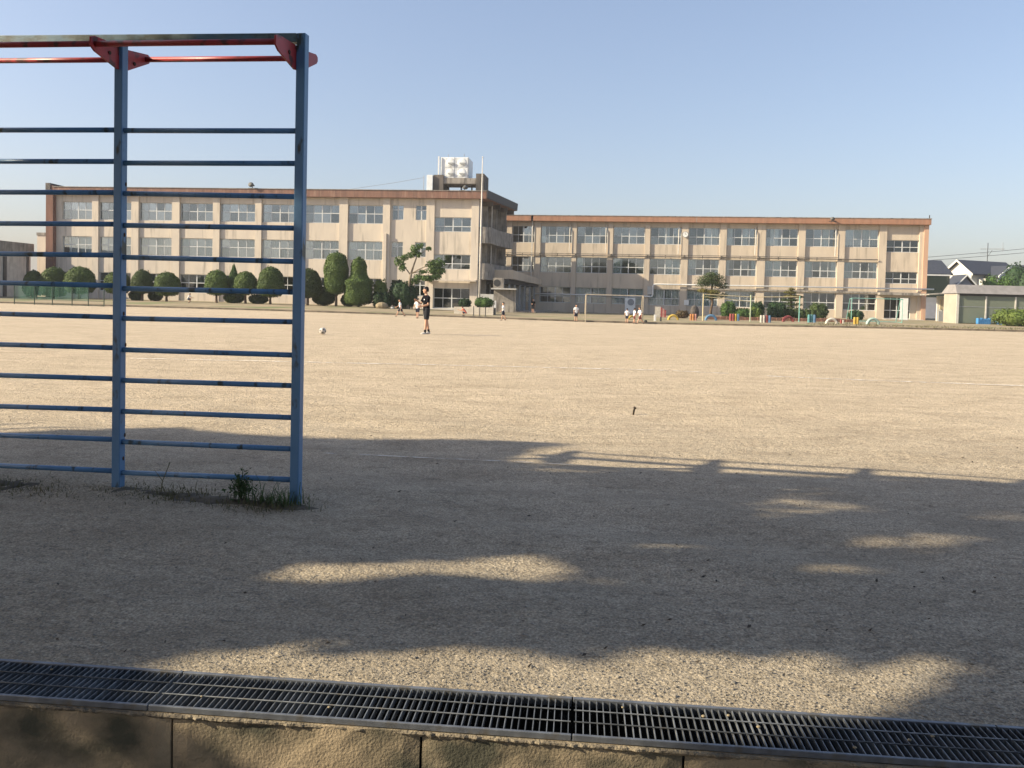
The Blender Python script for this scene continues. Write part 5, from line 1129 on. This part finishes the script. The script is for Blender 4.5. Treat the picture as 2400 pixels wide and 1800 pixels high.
# ------------------------------------------------------------------ trees out of frame on the left that shade the foreground
EDGE = [(-7, 6.6), (-4.42, 6.94), (-3.83, 7.17), (-3.15, 7.54), (-2.59, 7.21), (-2.08, 7.16), (-1.24, 7.12), (-.41, 7.12), (.42, 7.17), (-.07, 6.63), (-.14, 6.22), (.54, 6.16), (1.41, 6.10), (2.28, 6.06), (3.82, 5.92), (9, 5.6), (9, -3), (-7, -3)]
LIT = [([(.03, 6.13), (.56, 6.15), (.91, 6.07), (.75, 5.93), (.37, 5.97), (.03, 5.97)], .97), ([(1.28, 5.06), (1.80, 5.36), (2.11, 5.35), (2.41, 5.11), (2.13, 4.98), (1.83, 4.95), (1.71, 4.81), (1.54, 4.82), (1.67, 4.99)], .97),
       ([(1.88, 5.56), (2.30, 5.60), (2.25, 5.42), (1.84, 5.38)], .97), ([(1.88, 4.38), (2.06, 4.48), (2.30, 4.63), (2.56, 4.60), (2.73, 4.43), (2.34, 4.28), (2.13, 4.23), (1.99, 4.29)], .97),
       ([(1.37, 3.83), (1.64, 3.98), (1.87, 4.0), (1.84, 3.90), (1.59, 3.82), (1.41, 3.76)], .97), ([(.65, 4.19), (1.02, 4.25), (1.38, 4.28), (1.33, 4.14), (1.04, 4.10), (.77, 4.10)], .90), ([(2.79, 4.99), (3.41, 5.27), (3.21, 4.94), (2.98, 4.95)], .90),
       ([(-1.18, 3.63), (-.87, 3.80), (-.60, 3.82), (-.22, 3.98), (.03, 4.03), (.15, 4.03), (.32, 3.87), (.23, 3.74), (.03, 3.70), (-.31, 3.70), (-.56, 3.60), (-.81, 3.54), (-.98, 3.57)], 1.0), ([(.31, 3.72), (.66, 3.84), (.72, 3.83), (.52, 3.72), (.35, 3.68)], .90),
       ([(-1.19, 2.75), (-.99, 2.87), (-.79, 2.93), (-.66, 2.92), (-.76, 2.83), (-.74, 2.80), (-.48, 2.85), (-.15, 2.92), (.03, 2.93), (.16, 2.88), (.25, 2.83), (.32, 2.88), (.44, 2.96), (.58, 2.95), (.73, 2.94), (.97, 2.92), (1.15, 2.96), (1.20, 2.90), (1.15, 2.84), (1.28, 2.83), (1.47, 2.92), (1.66, 2.91), (1.60, 2.82), (1.42, 2.66), (1.20, 2.53), (.85, 2.38), (.35, 2.33), (.28, 2.05), (-1.08, 2.12), (-1.10, 2.5)], 1.0)]
def inpoly(x, y, poly):
    r = np.zeros(len(x), bool); n = len(poly); j = n - 1
    for i in range(n):
        xi, yi = poly[i]; xj, yj = poly[j]; c = ((yi > y) != (yj > y)) & (x < (xj - xi) * (y - yi) / (yj - yi + 1e-12) + xi); r ^= c; j = i
    return r
def shade_trees():
    trees = [(-13.2, 5.0, 6.2, 5.2, 4.4, 4.0, 'broad shade tree out of view on the far left'), (-8.0, 3.2, 6.3, 4.4, 4.2, 3.8, 'shade tree out of view left of the camera'), (-4.0, -1.0, 6.6, 4.0, 3.6, 3.6, 'shade tree out of view behind the camera')]
    sx, sy = LDIR.x / -LDIR.z, LDIR.y / -LDIR.z; PP = []; OW = []
    for i, (x, y, z, a, b, c, lb) in enumerate(trees):
        n_ = 170000; d_ = RNG.normal(0, 1, (n_, 3)); d_ /= np.linalg.norm(d_, axis=1, keepdims=True); d_ *= RNG.random((n_, 1)) ** (1 / 2.4)
        PP.append(d_ * np.array([a, b, c]) + np.array([x, y, z])); OW.append(np.full(n_, i))
    P = np.concatenate(PP); own = np.concatenate(OW); K = len(P)
    gx = P[:, 0] + sx * P[:, 2]; gy = P[:, 1] + sy * P[:, 2]
    seen = (np.abs(gx) < .68 * gy + .45) & (gy > 1.9)
    keep = inpoly(gx + RNG.normal(0, .10, K), gy + RNG.normal(0, .025, K), EDGE) | (~seen & ((gx < 0) | (gy < 5.5 - .1 * (gx - 3.8) + RNG.normal(0, .12, K))))
    jx = gx + RNG.normal(0, .05, K); jy = gy + RNG.normal(0, .016, K)
    brk = np.zeros(K)
    for q in range(9): f_ = 7 * 1.42 ** q; an = RNG.uniform(-.35, .35); brk += np.sin((jx * math.sin(an) * .8 + jy * math.cos(an)) * f_ * 2.2 + jx * f_ * .35 + RNG.uniform(0, 6.28)) / (q + 2.2)
    for poly, p in LIT:
        hit = inpoly(jx, jy, poly) | inpoly(jx, jy + .03, poly) | inpoly(jx, jy - .03, poly) | inpoly(jx + .05, jy, poly) | inpoly(jx - .05, jy, poly)
        keep &= ~(hit & (RNG.random(K) < p * np.clip(1.02 - (.42 if p < .99 else .03) * np.maximum(0, brk), 0, 1)))
    keep &= ~((brk > 1.05) & (jx > -.4) & seen & (gy > 2.9) & (RNG.random(K) < .72))
    # nothing of the crowns may stand in the picture
    fwd = P[:, 1]; keep &= ~((fwd > .2) & (np.abs(P[:, 0]) < .72 * fwd + .4) & (P[:, 2] < 1.3 + .42 * fwd + .3))
    for i, (x, y, z, a, b, c, lb) in enumerate(trees):
        t = thing('shade_tree', lb, 'tree', (x, y, -.26), 0, 'shade trees beside the camera'); sel = keep & (own == i); Q = P[sel] - np.array([x, y, -.26])
        if len(Q) > 150000: Q = Q[RNG.choice(len(Q), 150000, False)]
        inst('crown', leaf_mesh('crown', Q, np.tile(-np.array(LDIR)[None], (len(Q), 1)), .046, M['shade'], .62, .8), t)
        tr = MB().tube([(0, 0, -.2), (.05, 0, 1.5), (0, .05, 3.2), (.1, 0, 4.6)], [.22, .18, .15, .09], 9)
        for k in range(6):
            an = k * 1.05; tr.tube([(0, .03, 3 + .2 * k), (math.cos(an) * a * .12, math.sin(an) * b * .12, 3.8 + .2 * k), (math.cos(an) * a * .22, math.sin(an) * b * .22, 4.6 + .3 * k)], [.07, .04, .02], 6)
        tr.build('trunk', M['trunk'], t, (0, 0, 0), True)
    for (x, y, h, lb) in ((-6.5, -9.5, 9, 'left one of the unseen trees added behind the camera to dim the light'), (-.5, -10.5, 10, 'middle one of the unseen trees added behind the camera to dim the light'), (6, -9.8, 9, 'right one of the unseen trees added behind the camera to dim the light')):  # unseen trees added to darken the climbing frame's front faces
        t = thing('shade_tree', lb, 'tree', (x, y, -.26), 0, 'shade trees beside the camera')
        cs = [(0, 0, h * .62, 2.9, 2.4, h * .30), (-1.6, .3, h * .48, 2.0, 1.9, h * .26), (1.6, -.2, h * .5, 2.0, 1.9, h * .26), (.3, .2, h * .30, 2.6, 1.8, h * .18)]
        o = blob_mesh('crown', cs, M['shade'], .16, 5200, t, jit=.7); join_core(o, cs, M['shade'], .84)
        MB().tube([(0, 0, -.2), (.05, 0, 1.5), (0, .05, h * .5)], [.24, .2, .12], 9).build('trunk', M['trunk'], t, (0, 0, 0), True)
shade_trees()

# ------------------------------------------------------------------ thin summer haze over the whole place
hz = MB().box(-1150, -120, -1.6, 1150, 1150, 17.5); hm = bpy.data.materials.new('haze'); hm.use_nodes = True
_n = hm.node_tree.nodes; _n.remove(_n['Principled BSDF']); _v = _n.new('ShaderNodeVolumePrincipled'); _v.inputs['Color'].default_value = (.93, .95, 1, 1); _v.inputs['Density'].default_value = .00038
hm.node_tree.links.new(_v.outputs[0], _n['Material Output'].inputs['Volume'])
stuff(hz.build('haze', hm))
